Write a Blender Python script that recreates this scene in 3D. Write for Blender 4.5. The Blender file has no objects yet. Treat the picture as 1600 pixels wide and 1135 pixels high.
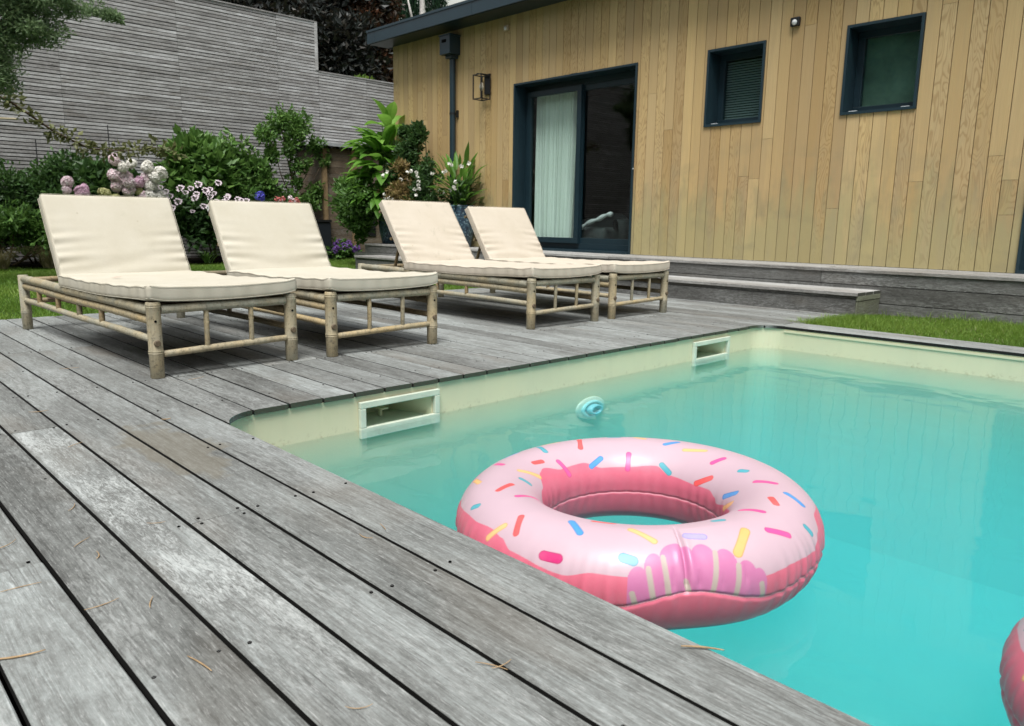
import bpy, math, random
import numpy as np
from mathutils import Matrix, Vector

random.seed(7)
rs = np.random.RandomState(11)
R = math.radians
scene = bpy.context.scene
COL = scene.collection

# ------------------------------------------------------------------ camera
cam_d = bpy.data.cameras.new("camera")
cam = bpy.data.objects.new("camera", cam_d)
COL.objects.link(cam)
cam_d.sensor_width = 36.0
cam_d.lens = 26.37
cam_d.clip_start = 0.05
cam_d.clip_end = 500
rt = Vector((0.69340479, 0.72042187, 0.01349559))
dn = Vector((0.14202244, -0.1182862, -0.98277057))
fw = Vector((-0.70641307, 0.6833745, -0.18433629))
mm = Matrix((rt, -dn, -fw)).transposed().to_4x4()
mm.translation = Vector((0, 0, 0.7))
cam.matrix_world = mm
cam_d.dof.use_dof = True
cam_d.dof.focus_distance = 2.6
cam_d.dof.aperture_fstop = 9.0
scene.camera = cam

# ------------------------------------------------------------------ sky + sun
SUN_EL, SUN_AZ = 64.0, -50.0        # azimuth: degrees from +x, negative towards the camera's side of the pool
w = bpy.data.worlds.new("World")
scene.world = w
w.use_nodes = True
nt = w.node_tree
nt.nodes.clear()
sky = nt.nodes.new("ShaderNodeTexSky")
sky.sky_type = 'NISHITA'
sky.sun_disc = False
sky.sun_elevation = R(SUN_EL)
sky.sun_rotation = R(90 - SUN_AZ)
sky.air_density = 1.0
sky.dust_density = 3.0
sky.ozone_density = 1.0
hs = nt.nodes.new("ShaderNodeHueSaturation")
hs.inputs['Saturation'].default_value = 0.20
bg = nt.nodes.new("ShaderNodeBackground")
bg.inputs['Strength'].default_value = 0.092
wo = nt.nodes.new("ShaderNodeOutputWorld")
nt.links.new(sky.outputs[0], hs.inputs['Color'])
nt.links.new(hs.outputs[0], bg.inputs['Color'])
nt.links.new(bg.outputs[0], wo.inputs['Surface'])

sun_d = bpy.data.lights.new("sun", 'SUN')
sun_d.energy = 2.95
sun_d.angle = R(28)
sun_d.color = (1.0, 0.975, 0.94)
sun = bpy.data.objects.new("sun", sun_d)
COL.objects.link(sun)
# direction towards the sun: right of the picture, a little behind the camera
sdir = Vector((math.cos(R(SUN_EL)) * math.cos(R(SUN_AZ)), math.cos(R(SUN_EL)) * math.sin(R(SUN_AZ)), math.sin(R(SUN_EL))))
sun.rotation_euler = sdir.to_track_quat('Z', 'Y').to_euler()
sun.location = (6, -4, 9)

scene.view_settings.view_transform = 'Standard'
scene.view_settings.look = 'None'
scene.view_settings.gamma = 1.0
scene.view_settings.exposure = 0.66
scene.cycles.max_bounces = 10
scene.cycles.transparent_max_bounces = 16
scene.cycles.volume_bounces = 4

# ------------------------------------------------------------------ helpers
def link(o):
    COL.objects.link(o)
    return o

def tag(o, label=None, cat=None, group=None, kind=None):
    if label: o['label'] = label
    if cat: o['category'] = cat
    if group: o['group'] = group
    if kind: o['kind'] = kind
    return o

def thing(name, label, cat, loc=(0, 0, 0), rz=0.0, group=None):
    o = bpy.data.objects.new(name, None)
    o.empty_display_size = 0.1
    link(o)
    o.location = loc
    o.rotation_euler = (0, 0, rz)
    return tag(o, label, cat, group)

class MB:
    """collects shapes into one mesh; each vertex carries 3 random numbers in 'rnd'"""
    def __init__(s):
        s.v = []; s.f = []; s.c = []; s.n = 0
    def add(s, vs, fs, col=None):
        vs = np.asarray(vs, dtype=float).reshape(-1, 3)
        if col is None: col = (random.random(), random.random(), random.random())
        c = np.asarray(col, dtype=float)
        if c.ndim == 1: c = np.tile(c[:3], (len(vs), 1))
        s.v.append(vs); s.c.append(c)
        n = s.n
        s.f.extend([tuple(i + n for i in f) for f in fs])
        s.n += len(vs)
        return s
    def addq(s, vs, faces, cols):
        """numpy block: faces (k,3|4) array"""
        s.v.append(vs); s.c.append(cols)
        s.f.extend((faces + s.n).tolist())
        s.n += len(vs)
        return s
    def box(s, a, b, col=None, rot=None, ch=0.0):
        (x0, y0, z0), (x1, y1, z1) = a, b
        if ch > 0:
            # chamfered along all vertical+horizontal edges: 3 slabs of rings
            vs = []; fs = []
            def ring(z, i):
                return [(x0+i, y0+ch if 0 else y0+i, z), (x1-i, y0+i, z), (x1-i, y1-i, z), (x0+i, y1-i, z)]
            for z, i in ((z0, ch), (z0+ch, 0), (z1-ch, 0), (z1, ch)): vs += ring(z, i)
            fs.append((3, 2, 1, 0)); fs.append((12, 13, 14, 15))
            for k in range(3):
                for j in range(4):
                    p = k*4 + j; q = k*4 + (j+1) % 4
                    fs.append((p, q, q+4, p+4))
        else:
            vs = [(x0,y0,z0),(x1,y0,z0),(x1,y1,z0),(x0,y1,z0),(x0,y0,z1),(x1,y0,z1),(x1,y1,z1),(x0,y1,z1)]
            fs = [(3,2,1,0),(4,5,6,7),(0,1,5,4),(1,2,6,5),(2,3,7,6),(3,0,4,7)]
        if rot is not None:
            vs = [tuple(rot @ Vector(v)) for v in vs]
        return s.add(vs, fs, col)
    def tube(s, pts, rad, seg=12, col=None, cap=True):
        pts = [Vector(p) for p in pts]
        n = len(pts)
        rads = rad if isinstance(rad, (list, tuple)) else [rad]*n
        t0 = (pts[1]-pts[0]).normalized()
        up = Vector((0, 0, 1)) if abs(t0.z) < 0.9 else Vector((1, 0, 0))
        u = t0.cross(up).normalized()
        vs = []; fs = []
        for i, p in enumerate(pts):
            if i == 0: t = pts[1]-pts[0]
            elif i == n-1: t = pts[-1]-pts[-2]
            else: t = pts[i+1]-pts[i-1]
            t.normalize()
            u = (u - t*u.dot(t)).normalized()
            v = t.cross(u)
            for k in range(seg):
                a = 2*math.pi*k/seg
                q = p + (u*math.cos(a) + v*math.sin(a))*rads[i]
                vs.append(tuple(q))
        for i in range(n-1):
            for k in range(seg):
                a = i*seg+k; b = i*seg+(k+1) % seg
                fs.append((a, b, b+seg, a+seg))
        if cap:
            fs.append(tuple(range(seg-1, -1, -1)))
            fs.append(tuple((n-1)*seg+k for k in range(seg)))
        return s.add(vs, fs, col)
    def lathe(s, prof, center=(0, 0, 0), axis='z', seg=32, col=None):
        vs = []; fs = []
        for r, z in prof:
            for k in range(seg):
                a = 2*math.pi*k/seg
                if axis == 'z': p = (r*math.cos(a), r*math.sin(a), z)
                elif axis == 'x': p = (z, r*math.cos(a), r*math.sin(a))
                else: p = (r*math.cos(a), z, r*math.sin(a))
                vs.append((p[0]+center[0], p[1]+center[1], p[2]+center[2]))
        for i in range(len(prof)-1):
            for k in range(seg):
                a = i*seg+k; b = i*seg+(k+1) % seg
                fs.append((a, b, b+seg, a+seg))
        return s.add(vs, fs, col)
    def build(s, name, mat, parent=None, smooth=False, loc=None, bevel=0):
        me = bpy.data.meshes.new(name)
        V = np.concatenate(s.v) if s.v else np.zeros((0, 3))
        me.from_pydata(V.tolist(), [], s.f)
        c = np.concatenate(s.c) if s.c else np.zeros((0, 3))
        ca = me.color_attributes.new("rnd", 'FLOAT_COLOR', 'POINT')
        c4 = np.ones((len(V), 4), dtype=np.float32); c4[:, :3] = c
        ca.data.foreach_set("color", c4.ravel())
        me.materials.append(mat)
        if smooth:
            me.polygons.foreach_set("use_smooth", [True]*len(me.polygons))
        me.update()
        o = bpy.data.objects.new(name, me)
        link(o)
        if parent: o.parent = parent
        if loc: o.location = loc
        if bevel:
            b = o.modifiers.new("bevel", 'BEVEL'); b.width = bevel; b.segments = 2; b.limit_method = 'ANGLE'
        return o

def autosmooth(o, ang=40):
    me = o.data
    me.polygons.foreach_set("use_smooth", [True]*len(me.polygons))
    try:
        me.set_sharp_from_angle(angle=R(ang))
    except Exception:
        pass
    return o

# ------------------------------------------------------------------ material helper
class MT:
    def __init__(s, name, rough=0.6, spec=0.4, base=(0.5, 0.5, 0.5)):
        s.m = bpy.data.materials.new(name); s.m.use_nodes = True
        s.t = s.m.node_tree; s.N = s.t.nodes; s.L = s.t.links
        s.b = s.N["Principled BSDF"]
        s.out = s.N["Material Output"]
        s.b.inputs['Roughness'].default_value = rough
        s.b.inputs['Specular IOR Level'].default_value = spec
        s.b.inputs['Base Color'].default_value = (*base, 1)
    def put(s, sock, v):
        if isinstance(v, bpy.types.NodeSocket): s.L.new(v, sock)
        elif isinstance(v, (tuple, list)) and len(v) == 3 and sock.type == 'RGBA': sock.default_value = (*v, 1)
        else: sock.default_value = v
    def coord(s, kind='Object'):
        return s.N.new("ShaderNodeTexCoord").outputs[kind]
    def attr(s, n='rnd'):
        a = s.N.new("ShaderNodeAttribute"); a.attribute_name = n
        return a.outputs['Color']
    def sep(s, v):
        x = s.N.new("ShaderNodeSeparateXYZ"); s.put(x.inputs[0], v); return x.outputs
    def comb(s, x, y, z):
        n = s.N.new("ShaderNodeCombineXYZ"); s.put(n.inputs[0], x); s.put(n.inputs[1], y); s.put(n.inputs[2], z); return n.outputs[0]
    def vm(s, op, a, b):
        n = s.N.new("ShaderNodeVectorMath"); n.operation = op; s.put(n.inputs[0], a); s.put(n.inputs[1], b); return n.outputs[0]
    def ma(s, op, a, b=0.0, c=None, clamp=False):
        n = s.N.new("ShaderNodeMath"); n.operation = op; n.use_clamp = clamp
        s.put(n.inputs[0], a); s.put(n.inputs[1], b)
        if c is not None: s.put(n.inputs[2], c)
        return n.outputs[0]
    def noise(s, vec, scale=5, detail=4, rough=0.55, dist=0.0):
        n = s.N.new("ShaderNodeTexNoise"); s.put(n.inputs['Vector'], vec)
        s.put(n.inputs['Scale'], scale); s.put(n.inputs['Detail'], detail)
        s.put(n.inputs['Roughness'], rough); s.put(n.inputs['Distortion'], dist)
        return n.outputs['Fac']
    def voro(s, vec, scale=5, feat='F1', out='Distance'):
        n = s.N.new("ShaderNodeTexVoronoi"); n.feature = feat
        s.put(n.inputs['Vector'], vec); s.put(n.inputs['Scale'], scale); return n.outputs[out]
    def ramp(s, f, stops, interp='LINEAR'):
        n = s.N.new("ShaderNodeValToRGB"); s.put(n.inputs[0], f)
        e = n.color_ramp.elements; n.color_ramp.interpolation = interp
        while len(e) < len(stops): e.new(0.5)
        for el, (p, c) in zip(e, stops):
            el.position = p
            el.color = (*c, 1) if isinstance(c, (tuple, list)) else (c, c, c, 1)
        return n.outputs['Color']
    def rng(s, f, a, b, c=0.0, d=1.0):
        n = s.N.new("ShaderNodeMapRange"); s.put(n.inputs[0], f)
        for i, v in enumerate((a, b, c, d)): s.put(n.inputs[1+i], v)
        return n.outputs[0]
    def mix(s, f, a, b, mode='MIX'):
        n = s.N.new("ShaderNodeMix"); n.data_type = 'RGBA'; n.blend_type = mode
        s.put(n.inputs[0], f); s.put(n.inputs[6], a); s.put(n.inputs[7], b); return n.outputs[2]
    def bump(s, h, strength=0.3, dist=0.01):
        n = s.N.new("ShaderNodeBump"); s.put(n.inputs['Height'], h)
        n.inputs['Strength'].default_value = strength; n.inputs['Distance'].default_value = dist
        s.L.new(n.outputs[0], s.b.inputs['Normal'])
        return n.outputs[0]
    def color(s, c): s.put(s.b.inputs['Base Color'], c); return s
    def rough(s, r): s.put(s.b.inputs['Roughness'], r); return s

# ------------------------------------------------------------------ materials
def mat_weathered(name, axis='x', tint=(1, 1, 1), lo=0.13, hi=0.33, stain=False, grain=1.0, edge=False):
    """weathered grey hardwood; grain runs along the axis"""
    m = MT(name, 0.75, 0.3)
    co = m.coord('Object'); rnd = m.attr()
    off = m.vm('MULTIPLY', rnd, (13.0, 17.0, 9.0))
    p = m.vm('ADD', co, off)
    sc = {'x': (1.3, 22, 22), 'y': (22, 1.3, 22), 'z': (22, 22, 1.3)}[axis]
    sf = {'x': (7, 190, 190), 'y': (190, 7, 190), 'z': (190, 190, 7)}[axis]
    sm = {'x': (1.0, 3.2, 3.2), 'y': (3.2, 1.0, 3.2), 'z': (3.2, 3.2, 1.0)}[axis]
    big = m.noise(m.vm('MULTIPLY', p, sm), 1.6, 5, 0.6, 0.6)
    med = m.noise(m.vm('MULTIPLY', p, sc), 1.0, 6, 0.62, 0.8)
    fine = m.noise(m.vm('MULTIPLY', p, sf), 1.0, 3, 0.7)
    fig = m.ma('SINE', m.ma('ADD', m.ma('MULTIPLY', med, 42.0), m.ma('MULTIPLY', fine, 3.0)))
    spk = m.noise(p, 140, 2, 0.6)
    r3 = m.sep(rnd)
    v = m.ma('ADD', m.ma('MULTIPLY', big, 0.55), m.ma('MULTIPLY', fine, 0.34*grain))
    v = m.ma('ADD', v, m.ma('MULTIPLY', fig, 0.045*grain))
    v = m.ma('ADD', v, m.ma('MULTIPLY', med, 0.25))
    mot = m.noise(m.vm('MULTIPLY', p, {'x': (22, 70, 70), 'y': (70, 22, 70), 'z': (70, 70, 22)}[axis]), 1.0, 5, 0.75, 0.6)
    v = m.ma('ADD', v, m.ma('MULTIPLY', m.ma('SUBTRACT', mot, 0.5), 0.55))
    v = m.ma('ADD', v, m.ma('MULTIPLY', spk, 0.16))
    v = m.ma('ADD', v, m.ma('MULTIPLY', m.ma('SUBTRACT', r3[0], 0.5), 0.20))
    f = m.rng(v, 0.42, 1.02)
    c = m.ramp(f, [(0.0, (lo*0.55*tint[0], lo*0.53*tint[1], lo*0.5*tint[2])),
                   (0.35, (lo*1.15*tint[0], lo*1.13*tint[1], lo*1.08*tint[2])),
                   (0.7, (hi*0.82*tint[0], hi*0.83*tint[1], hi*0.81*tint[2])),
                   (1.0, (hi*1.35*tint[0], hi*1.37*tint[1], hi*1.36*tint[2]))])
    ck = m.noise(m.vm('MULTIPLY', p, {'x': (5, 230, 230), 'y': (230, 5, 230), 'z': (230, 230, 5)}[axis]), 1.0, 2, 0.8, 0.4)
    ckm = m.noise(m.vm('MULTIPLY', p, {'x': (2, 9, 9), 'y': (9, 2, 9), 'z': (9, 9, 2)}[axis]), 1.0, 2, 0.5)
    c = m.mix(m.ma('MULTIPLY', m.ma('MULTIPLY', m.rng(ck, 0.56, 0.66), m.rng(ckm, 0.42, 0.60)), 0.55), c, (lo*.35, lo*.34, lo*.32))
    c = m.mix(m.ma('MULTIPLY', m.rng(m.noise(m.vm('MULTIPLY', p, {'x': (30, 240, 240), 'y': (240, 30, 240), 'z': (240, 240, 30)}[axis]), 1.0, 3, 0.8), 0.55, 0.70), 0.35), c, (hi*1.5, hi*1.53, hi*1.5))
    # bleached, salt-white streak patches on some boards
    wmask = m.noise(m.vm('MULTIPLY', p, {'x': (0.8, 5, 5), 'y': (5, .8, 5), 'z': (5, 5, .8)}[axis]), 1.0, 3, 0.5)
    wf = m.noise(m.vm('MULTIPLY', p, {'x': (18, 75, 75), 'y': (75, 18, 75), 'z': (75, 75, 18)}[axis]), 1.0, 4, 0.75, 1.2)
    wm = m.ma('MULTIPLY', m.rng(wmask, 0.5, 0.66), m.rng(wf, 0.47, 0.62), clamp=True)
    c = m.mix(m.ma('MULTIPLY', wm, 0.38), c, (0.44, 0.46, 0.45))
    if grain > 1.05:
        kv = m.voro(m.vm('MULTIPLY', co, (1, 1.7, 9.0)), 1.9)
        kn = m.ma('MULTIPLY', m.rng(kv, 0.085, 0.05), m.rng(m.noise(co, 60, 2, .5), 0.35, 0.5))
        c = m.mix(m.ma('MULTIPLY', kn, 0.75), c, (0.03, 0.028, 0.026))
    # brownish patches
    bm = m.rng(m.noise(m.vm('MULTIPLY', p, (1.1, 2.5, 2.5)), 1.0, 3, 0.5), 0.56, 0.72)
    c = m.mix(m.ma('MULTIPLY', bm, 0.35), c, (0.17, 0.145, 0.115))
    if stain:
        # dried wet patch on the boards, and one strongly bleached board
        d = m.vm('SUBTRACT', co, (-2.33, 0.80, 0.0))
        wob = m.noise(co, 7, 4, 0.6)
        sx = m.sep(d)
        q = m.ma('SQRT', m.ma('ADD', m.ma('POWER', m.ma('MULTIPLY', sx[0], 3.2), 2.0), m.ma('POWER', m.ma('MULTIPLY', sx[1], 8.5), 2.0)))
        sm_ = m.rng(m.ma('ADD', q, m.ma('MULTIPLY', m.ma('SUBTRACT', wob, 0.5), 2.2)), 1.05, 0.8)
        c = m.mix(m.ma('MULTIPLY', sm_, 0.55), c, (0.15, 0.135, 0.10))
        s2 = m.sep(co)
        inb = m.ma('MULTIPLY', m.rng(s2[1], 0.470, 0.476), m.rng(s2[1], 0.607, 0.601))
        inx = m.ma('MULTIPLY', m.rng(s2[0], -2.84, -2.80), m.rng(s2[0], -0.75, -1.35))
        cen = m.ma('SUBTRACT', 1.0, m.ma('ABSOLUTE', m.rng(s2[1], 0.470, 0.600, -1.0, 1.0)))
        wz = m.noise(m.vm('MULTIPLY', co, (22, 95, 1)), 1.0, 5, 0.75, 1.6)
        wl = m.noise(m.vm('MULTIPLY', co, (2.2, 9, 1)), 1.0, 3, 0.6, 0.5)
        f2 = m.ma('ADD', m.ma('MULTIPLY', wz, 1.0), m.ma('MULTIPLY', wl, 0.9))
        bb = m.ma('MULTIPLY', m.ma('MULTIPLY', inb, inx), m.rng(m.ma('ADD', f2, m.ma('MULTIPLY', cen, -0.06)), 0.88, 1.12))
        c = m.mix(m.ma('MULTIPLY', bb, 0.75), c, (0.50, 0.53, 0.52))
    if axis == 'x':      # sawn ends dark with damp end grain; long sides have gap shade painted in
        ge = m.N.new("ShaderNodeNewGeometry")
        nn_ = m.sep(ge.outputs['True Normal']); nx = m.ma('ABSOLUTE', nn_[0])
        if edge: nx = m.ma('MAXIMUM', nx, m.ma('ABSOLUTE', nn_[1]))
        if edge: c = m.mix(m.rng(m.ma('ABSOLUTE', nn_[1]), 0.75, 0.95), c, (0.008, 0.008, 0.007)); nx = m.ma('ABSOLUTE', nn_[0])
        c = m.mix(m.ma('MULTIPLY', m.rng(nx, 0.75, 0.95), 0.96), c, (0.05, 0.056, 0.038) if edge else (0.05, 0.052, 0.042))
    m.color(c)
    m.rough(m.rng(v, 0.4, 1.0, 0.62, 0.85))
    m.bump(m.ma('ADD', m.ma('MULTIPLY', fine, 0.7), m.ma('MULTIPLY', fig, 0.10)), 0.35, 0.004)
    return m.m

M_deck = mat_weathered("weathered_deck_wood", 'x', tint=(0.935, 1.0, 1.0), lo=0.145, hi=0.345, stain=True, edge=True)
M_riser = mat_weathered("weathered_riser_wood", 'x', tint=(0.95, 0.97, 0.96), lo=0.10, hi=0.235)
M_tread = mat_weathered("pale_tread_wood", 'x', tint=(1.0, 1.0, 0.99), lo=0.22, hi=0.46)
M_slat = mat_weathered("grey_slat_wood", 'y', tint=(1.0, 1.0, 1.02), lo=0.25, hi=0.58, grain=1.1)

def mat_slat_dark():
    m = MT("slat_knots", 0.8, 0.2)
    return m.m

def simple(name, c, rough=0.5, spec=0.4, noise=0.0, nscale=20, bump=0.0, metal=0.0):
    m = MT(name, rough, spec, c)
    m.b.inputs['Metallic'].default_value = metal
    if noise > 0:
        n = m.noise(m.coord('Object'), nscale, 5, 0.6)
        a = tuple(x*(1-noise) for x in c); b = tuple(min(1, x*(1+noise)) for x in c)
        m.color(m.mix(m.rng(n, 0.3, 0.7), a, b))
        if bump: m.bump(n, bump, 0.01)
    return m.m

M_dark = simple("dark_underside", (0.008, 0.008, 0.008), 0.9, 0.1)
M_screw = simple("dull_steel_screw", (0.16, 0.16, 0.155), 0.4, 0.5, metal=0.8)
M_hole = simple("screw_hole", (0.006, 0.006, 0.006), 0.9, 0.0)
M_needle = simple("dry_needle", (0.36, 0.25, 0.14), 0.7, 0.2, 0.35, 40)

# cladding: cedar planks
def mat_cladding():
    m = MT("cedar_cladding", 0.62, 0.3)
    co = m.coord('Object'); rnd = m.attr()
    r = m.sep(rnd)
    off = m.vm('MULTIPLY', rnd, (31.0, 3.0, 23.0))
    p = m.vm('ADD', co, off)
    fine = m.noise(m.vm('MULTIPLY', p, (160, 160, 3.0)), 1.0, 3, 0.65)
    med = m.noise(m.vm('MULTIPLY', p, (16, 16, 0.9)), 1.0, 4, 0.6, 0.3)
    cath = m.noise(m.vm('MULTIPLY', p, (8, 8, 1.7)), 1.0, 2, 0.45, 0.35)
    fig = m.ma('SINE', m.ma('ADD', m.ma('MULTIPLY', cath, 110.0), m.ma('MULTIPLY', fine, 1.5)))
    fig = m.rng(fig, 0.1, 1.0)
    isfig = m.rng(r[1], 0.60, 0.74)
    base = m.mix(r[0], (0.41, 0.268, 0.112), (0.65, 0.475, 0.225))
    base = m.mix(m.ma('MULTIPLY', r[2], 0.55), base, (0.47, 0.355, 0.205))
    c = m.mix(m.rng(fine, 0.30, 0.72, 0.30, 0.0), base, (0.30, 0.20, 0.09))
    c = m.mix(m.rng(med, 0.45, 0.75, 0.0, 0.40), c, (0.40, 0.295, 0.165))
    c = m.mix(m.ma('MULTIPLY', m.ma('MULTIPLY', fig, isfig), 0.50), c, (0.27, 0.165, 0.065))
    # weather / algae bloom low on the wall, with its own ragged outline
    s = m.sep(co)
    lown = m.noise(m.vm('MULTIPLY', p, (5, 5, 1.1)), 1.0, 4, 0.65)
    h = m.ma('ADD', s[2], m.ma('MULTIPLY', m.ma('SUBTRACT', lown, 0.5), 1.7))
    low = m.rng(h, 1.15, 0.62)
    c = m.mix(m.ma('MULTIPLY', low, 0.60), c, (0.33, 0.32, 0.165))
    bnd = m.ma('MULTIPLY', m.rng(h, 0.62, 0.9), m.rng(h, 1.25, 0.95))
    c = m.mix(m.ma('MULTIPLY', m.ma('MULTIPLY', bnd, m.rng(m.noise(m.vm('MULTIPLY', p, (9, 9, 3.5)), 1.0, 3, 0.6), 0.45, 0.68)), 0.45), c, (0.24, 0.205, 0.12))
    grey = m.rng(m.noise(m.vm('MULTIPLY', p, (6, 6, 0.8)), 1.0, 3, 0.5), 0.5, 0.72)
    gz = m.rng(s[2], 1.9, 0.9)
    blot = m.rng(m.noise(m.vm('MULTIPLY', co, (2.2, 1, 2.6)), 1.0, 4, 0.6, 0.5), 0.52, 0.68)
    c = m.mix(m.ma('MULTIPLY', m.ma('MULTIPLY', blot, gz), 0.40), c, (0.24, 0.22, 0.13))
    c = m.mix(m.ma('MULTIPLY', m.ma('MULTIPLY', grey, gz), 0.25), c, (0.30, 0.26, 0.19))
    # small knots
    kv = m.voro(m.vm('MULTIPLY', m.vm('ADD', co, (3, 0, 5)), (3.1, 0.01, 1.3)), 1.0)
    c = m.mix(m.ma('MULTIPLY', m.rng(kv, 0.035, 0.02), 0.8), c, (0.05, 0.025, 0.015))
    m.color(c)
    m.bump(m.ma('ADD', fine, m.ma('MULTIPLY', fig, 0.25)), 0.25, 0.003)
    return m.m
M_clad = mat_cladding()

M_anth = simple("anthracite_blue_metal", (0.010, 0.026, 0.036), 0.38, 0.45, 0.10, 6)
M_anth2 = simple("anthracite_trim_metal", (0.014, 0.032, 0.043), 0.35, 0.5, 0.08, 6)
M_roof = simple("roof_membrane", (0.05, 0.07, 0.08), 0.7, 0.3, 0.2, 8)
M_black = simple("black_metal", (0.012, 0.013, 0.014), 0.45, 0.4)
M_white = simple("white_plastic", (0.72, 0.74, 0.74), 0.35, 0.5)
M_room = simple("dark_room_paint", (0.05, 0.055, 0.055), 0.9, 0.1)
M_silver = simple("silver_clip", (0.55, 0.6, 0.62), 0.35, 0.5, 0.3, 60)

def mat_glass(name, tint=(0.90, 0.96, 0.95), gl=(1, 1, 1)):
    m = MT(name)
    tr = m.N.new("ShaderNodeBsdfTransparent"); tr.inputs[0].default_value = (*tint, 1)
    g = m.N.new("ShaderNodeBsdfGlossy"); g.inputs['Roughness'].default_value = 0.012
    g.inputs[0].default_value = (*gl, 1)
    fr = m.N.new("ShaderNodeFresnel"); fr.inputs[0].default_value = 1.5
    gg = m.N.new('ShaderNodeNewGeometry')
    f = m.ma('MULTIPLY', m.ma('MULTIPLY', fr.outputs[0], 1.2), m.ma('SUBTRACT', 1.0, gg.outputs['Backfacing']), clamp=True)
    mx = m.N.new("ShaderNodeMixShader")
    m.L.new(f, mx.inputs[0]); m.L.new(tr.outputs[0], mx.inputs[1]); m.L.new(g.outputs[0], mx.inputs[2])
    m.L.new(mx.outputs[0], m.out.inputs[0])
    return m.m
M_glass = mat_glass("door_glass")
M_glass2 = mat_glass("window_glass", (0.85, 0.94, 0.91))

def mat_curtain():
    m = MT("linen_curtain", 0.85, 0.1)
    co = m.coord('Object')
    n = m.noise(m.vm('MULTIPLY', co, (160, 160, 60)), 1, 2, 0.6)
    m.color(m.mix(n, (0.62, 0.66, 0.60), (0.80, 0.84, 0.78)))
    return m.m
M_curtain = mat_curtain()

# pool liner
def mat_liner():
    m = MT("sand_pool_liner", 0.45, 0.4)
    co = m.coord('Object'); s = m.sep(co)
    n = m.noise(co, 2.2, 4, 0.6)
    n2 = m.noise(m.vm('MULTIPLY', co, (14, 14, 2.0)), 1, 4, 0.6)
    c = m.mix(m.rng(n, 0.35, 0.7), (0.62, 0.585, 0.40), (0.565, 0.545, 0.385))
    # run-off streaks hanging down from the coping, rust-coloured scum line at the water
    st = m.ma('MULTIPLY', m.rng(n2, 0.52, 0.7), m.rng(s[2], -0.20, -0.02))
    c = m.mix(m.ma('MULTIPLY', st, 0.22), c, (0.40, 0.43, 0.26))
    sp = m.noise(co, 34, 5, 0.75)
    band = m.ma('MULTIPLY', m.rng(s[2], -0.185, -0.167), m.rng(s[2], -0.128, -0.158))
    c = m.mix(m.ma('MULTIPLY', m.ma('MULTIPLY', band, m.rng(sp, 0.54, 0.70)), 0.6), c, (0.26, 0.19, 0.09))
    rb = m.ma('MULTIPLY', m.rng(m.noise(co, 3.2, 4, 0.65), 0.55, 0.70), m.rng(sp, 0.40, 0.66))
    c = m.mix(m.ma('MULTIPLY', m.ma('MULTIPLY', rb, m.rng(s[2], -0.30, -0.34)), 0.22), c, (0.46, 0.31, 0.15))
    m.color(c)
    return m.m
M_liner = mat_liner()
M_skim = simple("skimmer_plastic", (0.53, 0.58, 0.48), 0.4, 0.45, 0.10, 12)
def mat_skim_in():
    m = MT("stained_skimmer_inside", 0.6, 0.3)
    co = m.coord('Object'); s = m.sep(co)
    n = m.noise(co, 28, 5, 0.7)
    band = m.ma('MULTIPLY', m.rng(s[2], -0.165, -0.140), m.rng(s[2], -0.095, -0.135))
    c = m.mix(m.ma('MULTIPLY', band, m.rng(n, 0.42, 0.6)), (0.66, 0.70, 0.50), (0.20, 0.12, 0.04))
    m.color(c)
    return m.m
M_skim_in = mat_skim_in()

def mat_water():
    m = MT("pool_water")
    co = m.coord('Object')
    n = m.noise(m.vm('ADD', m.vm('MULTIPLY', co, (1.0, 1.6, 1)), (4, 2, 0)), 2.3, 2, 0.45, 0.7)
    n2 = m.noise(co, 11, 2, 0.5, 0.5)
    bp = m.N.new("ShaderNodeBump"); bp.inputs['Strength'].default_value = 0.035; bp.inputs['Distance'].default_value = 0.12
    m.put(bp.inputs['Height'], m.ma('ADD', n, m.ma('MULTIPLY', n2, 0.05)))
    tr = m.N.new("ShaderNodeBsdfTransparent"); tr.inputs[0].default_value = (1, 1, 1, 1)
    g = m.N.new("ShaderNodeBsdfGlossy"); g.inputs['Roughness'].default_value = 0.0
    m.L.new(bp.outputs[0], g.inputs['Normal'])
    fr = m.N.new("ShaderNodeFresnel"); fr.inputs[0].default_value = 1.30
    m.L.new(bp.outputs[0], fr.inputs['Normal'])
    # only the upper side mirrors
    geo = m.N.new("ShaderNodeNewGeometry")
    f = m.ma('MULTIPLY', fr.outputs[0], m.ma('SUBTRACT', 1.0, geo.outputs['Backfacing']), clamp=True)
    mx = m.N.new("ShaderNodeMixShader")
    m.L.new(f, mx.inputs[0]); m.L.new(tr.outputs[0], mx.inputs[1]); m.L.new(g.outputs[0], mx.inputs[2])
    m.L.new(mx.outputs[0], m.out.inputs['Surface'])
    ab = m.N.new("ShaderNodeVolumeAbsorption"); ab.inputs[0].default_value = (0.13, 0.895, 0.97, 1); ab.inputs[1].default_value = 0.92
    sc = m.N.new("ShaderNodeVolumeScatter"); sc.inputs[0].default_value = (0.55, 0.98, 1.0, 1); sc.inputs[1].default_value = 0.40
    sc.inputs['Anisotropy'].default_value = 0.2
    ad = m.N.new("ShaderNodeAddShader")
    m.L.new(ab.outputs[0], ad.inputs[0]); m.L.new(sc.outputs[0], ad.inputs[1])
    m.L.new(ad.outputs[0], m.out.inputs['Volume'])
    return m.m
M_water = mat_water()

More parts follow.
